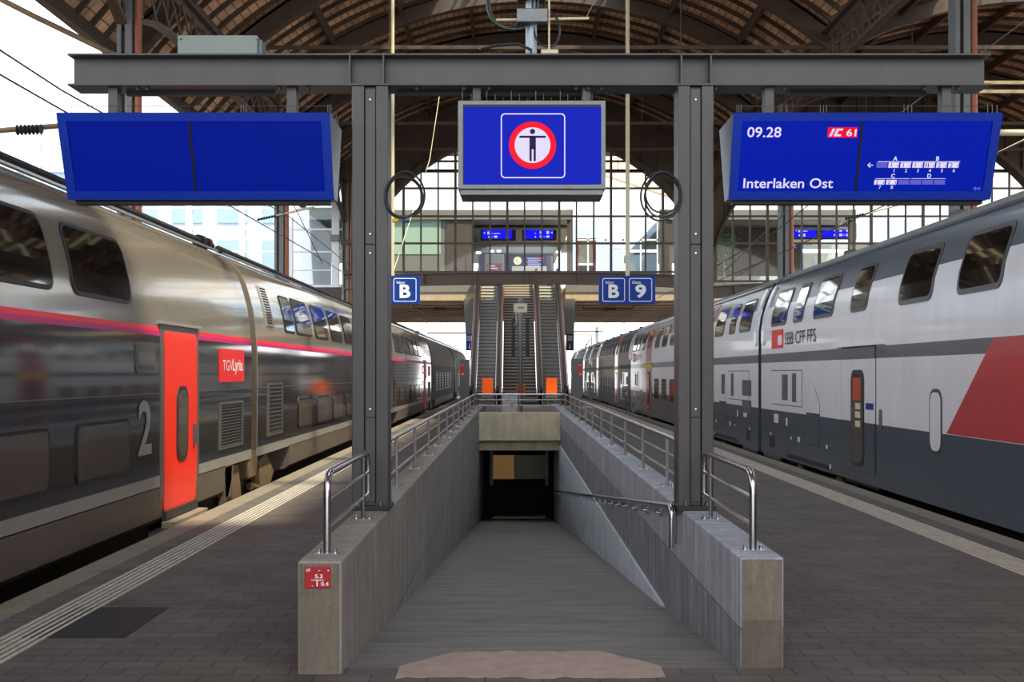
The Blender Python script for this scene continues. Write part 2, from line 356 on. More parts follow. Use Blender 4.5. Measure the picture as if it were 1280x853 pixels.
# lift gate / sliding door
TY -= 0.01
td = thing('sliding_door', 'dark sliding door with a lit window at the bottom of the ramp', 'door', (0.17, TY-0.04, floorZ(TY)))
b = MB(); b.box(X(612.5,TY), X(616.5,TY), TY-0.09, TY, -1.75, -0.37); b.build('post', 'galv', td)
b = MB(); b.box(X(681.5,TY), X(685.5,TY), TY-0.09, TY, -1.75, -0.37); b.build('post', 'galv', td)
b = MB(); b.box(X(616.5,TY), X(681.5,TY), TY-0.05, TY, Z(569,TY), -0.37); b.build('upper_panel', 'dark', td)
b = MB(); b.box(X(616.5,TY), X(681.5,TY), TY-0.05, TY, floorZ(TY)+0.08, Z(599,TY)); b.build('lower_panel', 'dark', td)
b = MB(); b.box(X(616.5,TY), X(681.5,TY), TY-0.03, TY-0.02, Z(599,TY), Z(569,TY)); b.build('pane', 'gglass', td)
b = MB(); b.box(X(616.5,TY), X(681.5,TY), TY-0.09, TY, floorZ(TY)+0.03, floorZ(TY)+0.09); b.build('threshold', 'coping', td)
# lit room behind
b = MB(); b.box(-1.5, 2.0, 42.0, 42.1, -3.6, 0.0); b.box(-1.6,-1.5,TY+.1,42,-3.6,0); b.box(2.0,2.1,TY+.1,42,-3.6,0); b.box(-1.6,2.1,TY+.1,42.1,-0.17,0); b.box(-1.6,2.1,TY+.1,42.1,-3.7,-3.5); struct(b.build('wall_room', 'panel_d'))
b = MB(); b.box(-1.49, 0.02, 41.9, 41.99, -3.5, -0.18); struct(b.build('wall_room_panel', 'warm'))
b = MB(); b.box(-0.9, -0.2, 39, 40.5, -0.52, -0.45); tag(b.build('ceiling_lamp', 'lamp'), 'warm ceiling lamp in the room behind the ramp door', 'lamp')
# joint strip along the ramp edge
# ---------------------------------------------------------------- track beds
b = MB().box(-60, EL, -30, 200, -1.2, -0.9); struct(b.build('track_bed', 'ballast'))
b = MB().box(ER, 60, -30, 200, -1.2, -0.9); struct(b.build('track_bed', 'ballast'))
b = MB().box(EL, ER, 118, 200, -1.2, -0.9); struct(b.build('track_bed', 'ballast'))
for tx, side in ((-5.15,'left'), (6.35,'right')):
    for dx in (-0.75, 0.75):
        b = MB(); b.prism([(tx+dx-.06,-.9),(tx+dx+.06,-.9),(tx+dx+.06,-.88),(tx+dx+.01,-.86),(tx+dx+.01,-.8),(tx+dx+.035,-.79),(tx+dx+.035,-.75),(tx+dx-.035,-.75),(tx+dx-.035,-.79),(tx+dx-.01,-.8),(tx+dx-.01,-.86),(tx+dx-.06,-.88)], -20, 150)
        tag(b.build('rail', 'rail'), f'steel running rail under the {side} train, '+('side nearer the platform' if (dx>0)==(side=='left') else 'side away from the platform'), 'rail', 'running rails')

# ---------------------------------------------------------------- railings
def bend(pts, r=0.05, n=5):
    """rounds the corners of a polyline"""
    pts = [Vector(p) for p in pts]; out = [pts[0]]
    for i in range(1, len(pts)-1):
        a = (pts[i-1]-pts[i]).normalized(); b_ = (pts[i+1]-pts[i]).normalized()
        p0 = pts[i]+a*r; p2 = pts[i]+b_*r
        for k in range(n+1):
            t = k/n; out.append(p0*(1-t)**2+pts[i]*2*t*(1-t)+p2*t*t)
    return out+[pts[-1]]
RT = 1.045
def base_plate(parent, x, y, z):
    b = MB(); b.box(x-0.065, x+0.065, y-0.035, y+0.035, z, z+0.008)
    f = b.build('base_plate', 'inox', parent)
    for s in (-1,1):
        q = MB(); q.tube([(x+s*0.045,y,z+0.008),(x+s*0.045,y,z+0.03)], 0.011, 6); q.build('bolt', 'inox', f)
xl, xr = -1.03, 1.35
rl = thing('railing', 'long stainless steel railing running round the top of the ramp walls', 'railing', (0.16, 20, 0.6))
b = MB(); b.tube(bend([(xl,9.25,RT),(xl,HD+.17,RT),(xr,HD+.17,RT),(xr,9.25,RT)], 0.12), 0.021, 10); b.build('top_rail', 'inox', rl, smooth=True)
for zz in (0.90, 0.755):
    b = MB(); b.tube(bend([(xl,9.25,zz),(xl,HD+.17,zz),(xr,HD+.17,zz),(xr,9.25,zz)], 0.12), 0.011, 8); b.build('lower_rail', 'inox', rl, smooth=True)
for i in range(12):
    for x in (xl, xr):
        y = 9.3 if i == 0 else 8.66+2.02*i
        if i == 11: y = 31.6
        b = MB(); b.tube([(x,y,0.6),(x,y,RT)], 0.015, 8); p = b.build('post', 'inox_p', rl, smooth=True)
        base_plate(p, x, y, 0.6)
for x in (-0.45, 0.16, 0.77):
    b = MB(); b.tube([(x,HD+.17,0.57),(x,HD+.17,RT)], 0.015, 8); b.build('post', 'inox_p', rl, smooth=True)
for (x, s, y0, side) in ((-1.03,1,6.72,'left'), (1.35,1,6.86,'right')):
    t = thing('railing', f'short bent stainless guard rail at the front end of the {side} ramp wall', 'railing', (x, y0+0.9, 0.6), 'short guard rails')
    y1 = 8.62
    b = MB(); b.tube(bend([(x,y0,0.6),(x,y0,RT),(x,y1,RT),(x,y1,0.73)], 0.13, 7), 0.021, 12); b.build('top_rail', 'inox', t, smooth=True)
    for zz in (0.90, 0.745):
        b = MB(); b.tube([(x,y0,zz),(x,y1,zz)], 0.012, 8); b.build('lower_rail', 'inox', t, smooth=True)
    b = MB(); b.tube([(x,y1-0.3,0.6),(x,y1-0.3,RT-.02)], 0.014, 8); p = b.build('post', 'inox', t, smooth=True)
    base_plate(p, x, y1-0.3, 0.6); base_plate(t, x, y0, 0.6)
# wall handrail on the right ramp wall
t = thing('handrail', 'stainless steel handrail sloping down along the right ramp wall', 'handrail', (1.15, 20, floorZ(20)))
def hz(y): return floorZ(y)+0.84
hx = 1.15
b = MB(); b.tube(bend([(hx+.0,8.85,hz(8.85)-0.3),(hx,8.85,hz(8.85)),(hx,36.3,hz(36.3))], 0.09, 6), 0.021, 10); b.build('rail', 'inox', t, smooth=True)
b = MB(); b.tube(bend([(hx+.05,9.05,hz(8.85)-0.3),(hx+.05,9.05,hz(8.85)-.01),(hx+.05,9.4,hz(9.4)-.01)], 0.07, 6), 0.018, 8); b.build('return_rail', 'inox', t, smooth=True)
y = 10.0
while y < 36:
    b = MB(); b.tube(bend([(hx,y,hz(y)-0.01),(hx,y,hz(y)-0.075),(WRX0,y,hz(y)-0.075)], 0.02, 3), 0.008, 6); b.tube([(WRX0-0.03,y,hz(y)-0.075),(WRX0+0.0,y,hz(y)-0.075)], 0.03, 10)
    b.build('bracket', 'inox', t); y += 1.0
# hydrant plate
t = thing('hydrant_plate', 'small red plate with white measurements on the left wall end', 'sign', (-1.025, 6.45, 0.46))
px0, px1, pz0, pz1 = X(381.3,6.46), X(413,6.46), Z(735.3,6.46), Z(708.6,6.46)
MB().box(px0, px1, 6.452, 6.462, pz0, pz1).build('plate', 'red', t, bevel=0.002)
b = MB(); W_, H_ = px1-px0, pz1-pz0; fn = lambda u, v: (px0+u*W_, 6.4505, pz0+v*H_)
put_text(b, 'HY', (0.06,0.76), 0.18, 0.16, fn); put_text(b, '5.3', (0.40,0.46), 0.30, 0.19, fn); put_text(b, '0.4', (0.64,0.10), 0.30, 0.2, fn)
put_text(b, ',,', (0.53,0.80), 0.08, 0.05, fn)
for (u0,u1,v0,v1) in ((0.25,0.75,0.36,0.40),(0.46,0.51,0.08,0.37),(0.90,0.96,0.80,0.86),(0.28,0.31,0.08,0.13)):
    b.add([fn(u0,v0),fn(u1,v0),fn(u1,v1),fn(u0,v1)], [(0,1,2,3)])
b.build('lettering', 'white', t)

# ---------------------------------------------------------------- gantry
GY = 8.86
g = thing('steel_gantry', 'dark grey steel gantry standing on both ramp walls and carrying the displays', 'gantry', (0.12, GY+0.14, 0.6))
bx0, bx1 = X(84,GY), X(1239,GY)
zt, zb = Z(66.5,GY), Z(106.5,GY)
b = MB(); b.box(bx0, bx1, GY, GY+0.28, zt-0.014, zt); b.box(bx0, bx1, GY, GY+0.28, zb, zb+0.014); b.box(bx0+.012, bx1-.012, GY+0.10, GY+0.18, zb+0.014, zt-0.014)
beam = b.build('beam', 'steel', g, bevel=0.002)
for xx in (437,479,852,889):
    b = MB(); x = X(xx, GY); b.box(x-0.006, x+0.006, GY+0.002, GY+0.10, zb+0.014, zt-0.014); b.build('stiffener', 'steel', beam)
for (xa, xb) in ((X(160,9.1), X(345,9.1)), (X(495,9.1), X(590,9.1)), (X(605,9.1),X(725,9.1)), (X(985,9.1), X(1155,9.1))):
    b = MB(); b.box(xa, xb, GY+0.20, GY+0.235, zb-0.03, zb); b.build('cable_tray', 'steel_dark', g)
for (xa, xb, nm) in ((X(439.5,GY), X(485,GY), 0), (X(848,GY), X(892.5,GY), 1)):
    b = MB(); wd = xb-xa
    poly = lambda x0, x1: [(x0, 0.66 if x0==xa else 0.645), (x0+0.02, 0.625), (x1-0.02, 0.625), (x1, 0.645), (x1, zb), (x0, zb)]
    b.box(xa, xa+wd*0.34, GY+.01, GY+0.25, 0.62, zb); b.box(xb-wd*0.34, xb, GY+.01, GY+0.25, 0.62, zb)
    b.box(xa+wd*0.34, xb-wd*0.34, GY+0.05, GY+0.2, 0.62, zb)
    colm = b.build('column', 'steel', g, bevel=0.006)
    b = MB(); b.box(xa+wd*0.36, xb-wd*0.36, GY+0.03, GY+0.049, 1.28, 2.54); b.box(xa+wd*0.36, xb-wd*0.36, GY+0.03, GY+0.049, 2.548, zb-.02); b.box(xa+wd*0.36, xb-wd*0.36, GY+0.03, GY+0.049, 0.66, 1.272)
    cv = b.build('cover_plate', 'steel', colm, bevel=0.002)
    for zz in (2.62, 2.48, 1.34, zb-0.1):
        q = MB(); q.tube([((xa+xb)/2, GY+0.03, zz), ((xa+xb)/2, GY+0.02, zz)], 0.007, 8); q.build('screw', 'inox', g)
    b = MB(); b.box(xa-0.01, xb+0.012, GY-0.03, GY+0.3, 0.6, 0.635); b.build('base_plate', 'steel_dark', g, bevel=0.004)
    for s in (0.2, 0.8):
        q = MB(); q.tube([(xa+wd*s, GY-0.012, 0.635), (xa+wd*s, GY-0.012, 0.665)], 0.012, 6); q.build('anchor_bolt', 'galv', g)
for xx in (172, 184, 349, 385, 475, 521, 611, 720, 735, 855, 895, 980, 1155, 1197, 580, 752):
    d = GY+0.05; b = MB(); b.tube([(X(xx,d), d, zb), (X(xx,d), d, zb-0.025)], 0.017, 6); b.build('beam_clamp', 'steel_dark', g)
# grey cabinet and things on the beam
t = thing('junction_cabinet', 'grey-green metal cabinet lying on top of the gantry beam', 'cabinet', (X(272,GY+.1), GY+0.12, zt))
b = MB(); b.box(X(222,GY+.05), X(321,GY+.05), GY+0.05, GY+0.28, zt, Z(44,GY+.05)); bd = b.build('housing', 'box_green', t, bevel=0.004)
for xx in (223.5, 320):
    b = MB(); b.tube([(X(xx,GY), GY+0.05, Z(46,GY)), (X(xx,GY), GY+0.03, Z(46,GY))], 0.009, 8); b.build('eyelet', 'galv', t)
b = MB(); b.box(X(321,GY+.05), X(329,GY+.15), GY+0.1, GY+0.26, zt, Z(47,GY+.05)); b.build('side_cover', 'galv', t, bevel=0.003)
t = thing('mast', 'grey-blue post with boxes and a tube lamp rising above the gantry middle', 'mast', (X(664,9), GY+0.14, zt))
b = MB(); b.tube([(X(664,9), GY+0.14, zt), (X(664,9), GY+0.14, 4.75)], 0.042, 14); b.build('post', 'sidegrey', t, smooth=True)
b = MB(); b.box(X(646,9), X(684,9), GY+0.02, GY+0.1, Z(33,9), Z(16,9)); b.build('switch_box', 'galv', t, bevel=0.006)
b = MB(); b.box(X(646,9), X(682,9), GY+0.0, GY+0.2, Z(2,9), Z(-12,9)); b.build('upper_box', 'steel_dark', t, bevel=0.006)
b = MB(); b.tube([(X(620,9), GY+0.12, Z(26,9)), (X(736,9), GY+0.12, Z(24,9))], 0.011, 10); b.build('tube_lamp', 'pipe_w', t, smooth=True)
b = MB(); b.tube([(X(686,9), GY+0.06, zt), (X(686,9), GY+0.06, 4.75)], 0.007, 8); b.build('conduit', 'pipe_w', t)
b = MB(); b.box(X(676,9), X(697,9), GY+0.0, GY+0.06, zt, zt+0.028); b.build('socket', 'beige_box', t)
b = MB(); b.tube([(X(733,9), GY+0.12, Z(22,9)), (X(746,9), GY+0.12, Z(-3,9))], 0.003, 5); b.build('stay_wire', 'galv', t)
# cable coils
def coil(name, lab, cx, cy, rx, ry, d, loops, mats, extra=None, tilt=0.0):
    t = thing(name, lab, 'cable', (X(cx,d), d, Z(cy+ry,d)), None)
    for k in range(loops):
        ox, oz = random.uniform(-3,3), random.uniform(-3,3); s = 1+random.uniform(-0.1,0.08)
        pts = []
        for i in range(40):
            a = 2*PI*i/40; pts.append((X(cx+ox+rx*s*math.cos(a),d), d+0.015*math.sin(a*2+k)+k*0.016, Z(cy+oz+ry*s*math.sin(a)*(1+0.04*math.sin(3*a+k)),d)))
        b = MB(); b.tube(pts, 0.0075, 6, closed=True); b.build('cable', mats[k%len(mats)], t, smooth=True)
    if extra: extra(t, d)
    return t
def tape(c, x, y, r=0.014):
    def f(t, d):
        b = MB(); b.tube([(X(x-4,d), d+.01, Z(y,d)), (X(x+4,d), d+.01, Z(y-1,d))], r, 8); b.build('tape', c, t)
        b = MB(); b.tube([(X(x+10,d), d+.01, Z(y+1,d)), (X(x+18,d), d+.01, Z(y,d))], r*.9, 8); b.build('connector', 'cable_b', t)
    return f
coil('cable_coil', 'coil of black cable hanging at the left gantry column', 507, 246, 24.5, 28, 8.80, 3, ('cable','cable','cable'), tape('yellow', 494, 276))
coil('cable_coil', 'coil of black cable hanging at the right gantry column', 829, 244, 24, 28, 8.80, 3, ('cable','cable','cable'))
coil('cable_coil', 'large coil of dark green cable hanging above the gantry beam', 640, 2, 30, 34, 8.93, 4, ('cable_g','cable','cable'))
coil('cable_coil', 'single loop of dark cable beside the post above the gantry beam', 683, 38, 16, 22, 8.97, 1, ('cable',))
b = MB(); b.tube([(X(600,8.9),8.9,Z(62,8.9)),(X(620,8.9),8.92,Z(56,8.9)),(X(648,8.9),8.93,Z(54,8.9)),(X(664,8.9),8.95,Z(60,8.9)),(X(664,8.9),8.95,zt+.005)], 0.011, 8)
tag(b.build('loose_cable', 'cable', smooth=True), 'short loose dark cable lying on the gantry beam', 'cable')

# ---------------------------------------------------------------- double display boards
def board(sgn, lab, xa_t, xb_t, idle):
    """xa_t..xb_t: world x range of the front face; faces -y, lower edge set back"""
    y0, yb = 8.65, 8.88; zt_, zb_ = 3.455, 2.872
    D = 0.62
    t = thing('display_board', lab, 'display', ((xa_t+xb_t)/2, y0+D/2, zb_), 'double-faced train displays')
    # hexagonal housing section (y,z)
    sec = [(y0,zt_),(y0+D,zt_),(y0+D-0.23,zb_),(yb,zb_)]
    b = MB(); b.prism([(y0+0.012,zt_),(y0+D,zt_),(y0+D-0.23,zb_),(yb+0.012,zb_)], xa_t, xb_t, 'x', 0)
    hs = b.build('housing', 'sidegrey', t, bevel=0.004)
    def fn(u, v, off=0.0):   # u 0..1 across, v 0..1 upwards on the tilted face
        y = yb+(y0-yb)*v - off; z = zb_+(zt_-zb_)*v - off*0.37
        return (xa_t+(xb_t-xa_t)*u, y, z)
    def slab(u0,u1,v0,v1,o0,o1,name,m,par):
        q = MB(); a = [fn(u0,v0,o1),fn(u1,v0,o1),fn(u1,v1,o1),fn(u0,v1,o1)]; c = [fn(u0,v0,o0),fn(u1,v0,o0),fn(u1,v1,o0),fn(u0,v1,o0)]
        q.add(a+c, [(0,1,2,3),(7,6,5,4),(0,4,5,1),(1,5,6,2),(2,6,7,3),(3,7,4,0)]); return q.build(name, m, par)
    fr = MB()
    for (u0,u1,v0,v1) in ((0,1,0.91,1),(0,1,0,0.10),(0,0.032,0.10,0.91),(0.968,1,0.10,0.91)):
        a = [fn(u0,v0,0.016),fn(u1,v0,0.016),fn(u1,v1,0.016),fn(u0,v1,0.016)]; c = [fn(u0,v0,-.012),fn(u1,v0,-.012),fn(u1,v1,-.012),fn(u0,v1,-.012)]
        fr.add(a+c, [(0,1,2,3),(7,6,5,4),(0,4,5,1),(1,5,6,2),(2,6,7,3),(3,7,4,0)])
    frame = fr.build('frame', 'blue_frame', t)
    slab(0.478,0.487,0.10,0.91,-0.01,0.012,'divider','black',t)
    s1 = slab(0.034,0.478,0.102,0.908,-0.012,0.004,'screen','scr_dark' if idle else 'scr',t)
    s2 = slab(0.487,0.966,0.102,0.908,-0.012,0.004,'screen','scr_dark' if idle else 'scr',t)
    # underside
    q = MB(); q.box(xa_t+0.04, xb_t-0.04, yb+0.03, y0+D-0.26, zb_-0.03, zb_); q.build('underside', 'black', t)
    if not idle:
        f2 = lambda u, v: fn(u, v, 0.0055)
        f3 = lambda u, v: fn(u, v, 0.007)
        q = MB()
        def U(px, py):   # photograph pixel -> face coordinates
            v = (250-py)/(250-142.0); xl_ = 910.5+(917-910.5)*v; xr_ = 1238.8+(1252.5-1238.8)*v
            return ((px-xl_)/(xr_-xl_), v)
        def txt(s, x0, x1, ybot, ytop, **k):
            a = U(x0, ybot); c = U(x1, ybot); d = U(x0, ytop)
            put_text(q, s, a, c[0]-a[0], d[1]-a[1], f2, ar=(0.333 if len(s) == 1 else 0), **k)
        txt('09.28', 933.5, 976, 172, 159.2, bold=0.012); q.build('departure_time', 'white_e', s1); q = MB()
        txt('Interlaken Ost', 929, 1041.5, 235.6, 223, bold=0.012); q.build('destination', 'white_e', s1); q = MB()
        def arrow():
            for (pa, pb) in (((1085.5,206.5),(1091.5,206.5)),): pass
            a = U(1085,206.5)
            q.add([f2(*U(1086.5,206)), f2(*U(1092,206)), f2(*U(1092,207.1)), f2(*U(1086.5,207.1))], [(0,1,2,3)])
            q.add([f2(*U(1084.6,206.5)), f2(*U(1088,203.2)), f2(*U(1088.7,204)), f2(*U(1086,206.5)), f2(*U(1088.7,209)), f2(*U(1088,209.9))], [(0,1,2,3),(0,3,4,5)])
        arrow()
        txt('A', 1117, 1122, 200.8, 195.5, bold=0.03); txt('B', 1170, 1175, 200.8, 195.5, bold=0.03); txt('C', 1114, 1119.5, 222.6, 217.4, bold=0.03); txt('D', 1159.5, 1165, 222.6, 217.4, bold=0.03)
        for k, s in enumerate('123456'): txt(s, 1116.6+k*15, 1119.4+k*15, 215.4, 211.1, bold=0.01)
        for k, s in enumerate('78'): txt(s, 1099+k*15, 1102+k*15, 236.6, 232.2, bold=0.01)
        def rect(x0,x1,ya,yb2,m_,f=f2, skew=0):
            q2 = m_; q2.add([f(*U(x0,yb2)), f(*U(x1-skew,yb2)), f(*U(x1,ya)), f(*U(x0+skew,ya))], [(0,1,2,3)])
        rect(1098,1141,201.7,202.5,q); rect(1142,1201,201.7,202.5,q); rect(1095,1138,223.2,223.8,q); rect(1140,1183,223.2,223.8,q)
        for k in range(6): rect(1110.8+k*15, 1124.7+k*15, 203, 209.8, q, skew=0.8)
        for k in range(2): rect(1093.2+k*15, 1107+k*15, 225, 231, q, skew=0.8)
        q.build('lettering', 'white_e', s1)
        q = MB(); rect(1096,1110,203,209.8,q); 
        for k in range(4): rect(1123.5+k*15, 1137.3+k*15, 225, 231, q)
        for cx, r in ((1220.3,2.1),):
            q.add([f2(*U(cx+r*math.cos(a), 236+r*math.sin(a))) for a in [2*PI*i/14 for i in range(14)]], [tuple(range(14))])
        cx = 1225; q.add([f2(*U(cx+1.8*math.cos(a), 236+1.8*math.sin(a))) for a in [2*PI*i/14 for i in range(14)]], [tuple(range(14))])
        q.build('coach_symbols', 'lilac', s2)
        q = MB()
        def txt3(s, x0, x1, ybot, ytop, **k):
            a = U(x0, ybot); c = U(x1, ybot); d = U(x0, ytop); put_text(q, s, a, c[0]-a[0], d[1]-a[1], f3, ar=(0.333 if len(s) == 1 else 0), **k)
        for k, s in enumerate(('1','1','1','II','2','2')): txt3(s, 1112.6+k*15, 1116.4+k*15, 209.2, 203.8, bold=0.0); q.build('coach_class', 'ink', s2); q = MB()
        for k, s in enumerate(('2','2')):
            txt3(s, 1095+k*15, 1098.6+k*15, 230.5, 225.6, bold=0.0); q.build('coach_class', 'ink', s2); q = MB()
        for k in range(8):
            if k < 6: txt3('i', 1122+k*15, 1123.2+k*15, 209, 205)
            else: txt3('i', 1104.4+(k-6)*15, 1105.6+(k-6)*15, 230.3, 226.4)
            q.build('coach_mark', 'ink', s2); q = MB()
        q = MB(); q.add([f2(*U(1033.8,172.2)), f2(*U(1071,172.2)), f2(*U(1072,159.6)), f2(*U(1035,159.6))], [(0,1,2,3)]); q.build('line_badge', 'red_e', s1)
        q = MB(); txt3('61', 1057.6, 1070, 170.6, 161.6, bold=0.02)
        q.add([f3(*U(1036,170.6)), f3(*U(1039.2,170.6)), f3(*U(1044,161.2)), f3(*U(1040.8,161.2))], [(0,1,2,3)])
        q.add([f3(*U(1041.5,170.6)), f3(*U(1051,170.6)), f3(*U(1051.6,168.2)), f3(*U(1046,168.2)), f3(*U(1048.4,163.6)), f3(*U(1053,163.6)), f3(*U(1054,161.2)), f3(*U(1046,161.2))], [(0,1,2,3,4,5,6,7)])
        q.build('badge_lettering', 'white_e', s1)
    # hanger posts
    for px in ((143.5, 366) if idle else (960, 1180.5)):
        x = X(px, 8.98); q = MB(); q.box(x-0.035, x+0.035, 8.93, 9.03, zt_-0.01, zb+0.001); q.build('hanger', 'steel', t, bevel=0.003)
    # bird wires on the top
    for k in range(7):
        x0, x1 = xa_t+0.06, xb_t-0.02; yy = y0+0.04+k*0.085; hgt = 0.055+0.02*(k%3)
        q = MB(); q.tube([(x0,yy,zt_+hgt),(x1,yy,zt_+hgt)], 0.0012, 4)
        for xx in (x0, x0+(x1-x0)/3, x0+2*(x1-x0)/3, x1): q.tube([(xx,yy,zt_),(xx,yy,zt_+hgt+.01)], 0.002, 4)
        q.build('bird_wire', 'galv', t)
    return t
board(-1, 'left hanging blue train display, dark and empty', X(71,8.65), X(412,8.65), True)
board(1, 'right hanging blue train display announcing the 09.28 to Interlaken Ost', X(917.3,8.65), X(1252.5,8.65), False)

# ---------------------------------------------------------------- middle monitor
d = 8.75
t = thing('monitor', 'middle blue monitor showing a red ringed person symbol', 'display', (X(665,d), d+0.15, Z(243,d)))
x0, x1, z0, z1 = X(572.5,d), X(757,d), Z(236.5,d), Z(125.5,d)
b = MB(); b.box(x0, x1, d, d+0.4, z0, z1); b.box(x0+0.015, x1-0.015, d+0.02, d+0.38, Z(243.5,d), z0); b.build('housing', 'galv', t, bevel=0.004)
b = MB(); b.box(x0+0.035, x1-0.035, d-0.004, d+0.02, z0+0.033, z1-0.03); b.build('bezel', 'black', t)
sx0, sx1, sz0, sz1 = X(580,d), X(751.5,d), Z(230.5,d), Z(133.8,d)
sc = MB().box(sx0, sx1, d-0.006, d, sz0, sz1).build('screen', 'scr_m', t)
def flat(poly, yy, name, m, par):
    q = MB(); q.add([(X(p[0],d), yy, Z(p[1],d)) for p in poly], [tuple(range(len(poly)))]); return q.build(name, m, par)
outer = rrect_poly(626,706.5,142,223,5); inner = rrect_poly(627.4,705.1,143.4,221.6,4)
q = MB(); n = len(outer); q.add([(X(p[0],d), d-0.0075, Z(p[1],d)) for p in outer+inner], [(i,(i+1)%n,(i+1)%n+n,i+n) for i in range(n)]); q.build('symbol_border', 'white_e', sc)
o_ = ring(665.6,181.8,29.5,29.5,48); i_ = ring(665.6,181.8,22.3,22.3,48); n = 48
q = MB(); q.add([(X(p[0],d), d-0.0075, Z(p[1],d)) for p in o_+i_], [(i,(i+1)%n,(i+1)%n+n,i+n) for i in range(n)]); q.build('red_ring', 'red_e', sc)
flat(i_, d-0.0073, 'white_disc', 'white_e', sc)
q = MB()
def fl(poly): q.add([(X(p[0],d), d-0.009, Z(p[1],d)) for p in poly], [tuple(range(len(poly)))])
fl(ring(665.6,164.8,3.3,3.3,20)); fl(rrect_poly(649,682.5,170,172.7,1.3)); fl([(661.8,171.5),(669.8,171.5),(669.8,187),(661.8,187)])
fl(rrect_poly(661.8,664.6,184,202,1.3)); fl(rrect_poly(667,669.8,184,202,1.3)); q.build('person_symbol', 'ink', sc)
for px in (596, 732.5):
    x = X(px,8.98); q = MB(); q.box(x-0.03, x+0.03, 8.93, 9.03, z1-0.01, zb+0.001); q.build('hanger', 'steel', t, bevel=0.003)
for k in range(18):
    x = x0+0.03+k*(x1-x0-0.06)/17; q = MB(); q.tube([(x, d+0.03+(k%3)*0.1, z1), (x, d+0.03+(k%3)*0.1, z1+0.075)], 0.0022, 4); q.build('bird_spike', 'galv', t)

# ---------------------------------------------------------------- sector signs on pipes
def sector(px0, px1, pyt, pyb, pipex, dd, panels, lab):
    t = thing('platform_sign', lab, 'sign', (X(pipex,dd), dd, Z(pyb,dd)), 'hanging platform signs')
    x0, x1, z0, z1 = X(px0,dd), X(px1,dd), Z(pyb,dd), Z(pyt,dd)
    b = MB(); b.box(x0, x1, dd-0.06, dd+0.06, z0, z1); pl = b.build('panel', 'sign_blue', t, bevel=0.01)
    b = MB(); b.tube([(X(pipex,dd), dd, z1), (X(pipex,dd), dd, 13.6)], 0.05, 10); b.build('pipe', 'pipe_w', t, smooth=True)
    n = 2; wd = (x1-x0)/n; q = MB()
    for k in range(2):
        a0, a1 = x0+wd*k+wd*0.12, x0+wd*(k+1)-wd*0.08
        if k == 1: a0, a1 = x0+wd*k+wd*0.06, x0+wd*(k+1)-wd*0.12
        o = rrect_poly(a0, a1, z0+0.06, z1-0.06, 0.05); i2 = rrect_poly(a0+0.018, a1-0.018, z0+0.078, z1-0.078, 0.035); m_ = len(o)
        q.add([(p[0], dd-0.065, p[1]) for p in o+i2], [(i,(i+1)%m_,(i+1)%m_+m_,i+m_) for i in range(m_)])
        if panels[k]:
            big, small = panels[k]; fn = lambda u, v: (u, dd-0.066, v)
            put_text(q, big, (a0+(a1-a0)*0.27, z0+0.15), (a1-a0)*0.47, (z1-z0)*0.48, fn, bold=0.035)
            put_text(q, small, (a0+(a1-a0)*0.13, z1-0.2), (a1-a0)*0.38, 0.07, fn, bold=0.01)
        q.build('lettering', 'white', pl); q = MB()
sector(748.5, 819, 345, 380.5, 784.5, 30, (('B','Sektor'), ('9','Gleis')), 'blue platform sign reading Sektor B and Gleis 9')
sector(455, 525, 345, 380.5, 490.5, 30, (None, ('B','Sektor')), 'blue platform sign with a white B beside the left gantry column')

# ---------------------------------------------------------------- trains
class Profile:
    def __init__(s, pts, side): s.p = pts; s.side = side      # pts: (lateral distance from the camera axis, height)
    def x(s, z):
        p = s.p
        if z <= p[0][1]: return p[0][0]
        for a, b in zip(p, p[1:]):
            if a[1] <= z <= b[1] and b[1] > a[1]: return a[0]+(b[0]-a[0])*(z-a[1])/(b[1]-a[1])
        return p[-1][0]
    def pt(s, u, v, off=0.0):
        dz = 0.02; dx = (s.x(v+dz)-s.x(v-dz))/(2*dz); n = math.sqrt(1+dx*dx)
        return (s.side*(s.x(v)-off/n), u, v+off*dx/n)
def strip(mb, P, rows, o1, o0=-0.02, mi=0):
    n = len(rows); vs = []
    for (v,u0,u1) in rows: vs += [P.pt(u0,v,o1), P.pt(u1,v,o1), P.pt(u0,v,o0), P.pt(u1,v,o0)]
    fs = []
    for i in range(n-1):
        a = 4*i; fs += [(a,a+1,a+5,a+4),(a,a+4,a+6,a+2),(a+1,a+3,a+7,a+5)]
    fs += [(0,2,3,1),(4*n-4,4*n-3,4*n-1,4*n-2)]
    mb.add(vs, fs, mi); return mb
def rr(u0,u1,v0,v1,r,n=4,mid=4):
    rows = []
    for i in range(n+1):
        a = PI/2*i/n; rows.append((v0+r-r*math.cos(a), u0+r-r*math.sin(a), u1-r+r*math.sin(a)))
    for i in range(1,mid): v = v0+r+(v1-v0-2*r)*i/mid; rows.append((v,u0,u1))
    for i in range(n+1):
        a = PI/2*i/n; rows.append((v1-r+r*math.sin(a), u0+r-r*math.cos(a), u1-r+r*math.cos(a)))
    return rows
def plain(u0,u1,v0,v1,n=3): return [(v0+(v1-v0)*i/n,u0,u1) for i in range(n+1)]
def patch(P, name, rows, mat_, off, parent, o0=-0.02, label=None):
    b = MB(); strip(b, P, rows, off, o0); return b.build(name, mat_, parent, label=label)
def window(P, u0,u1,v0,v1,parent,fm,gm,r=0.13,fw=0.05,name='window'):
    f = patch(P, name, rr(u0,u1,v0,v1,r), fm, 0.012, parent)
    patch(P, 'pane', rr(u0+fw,u1-fw,v0+fw,v1-fw,max(0.02,r-fw*.5)), gm, 0.016, f); return f
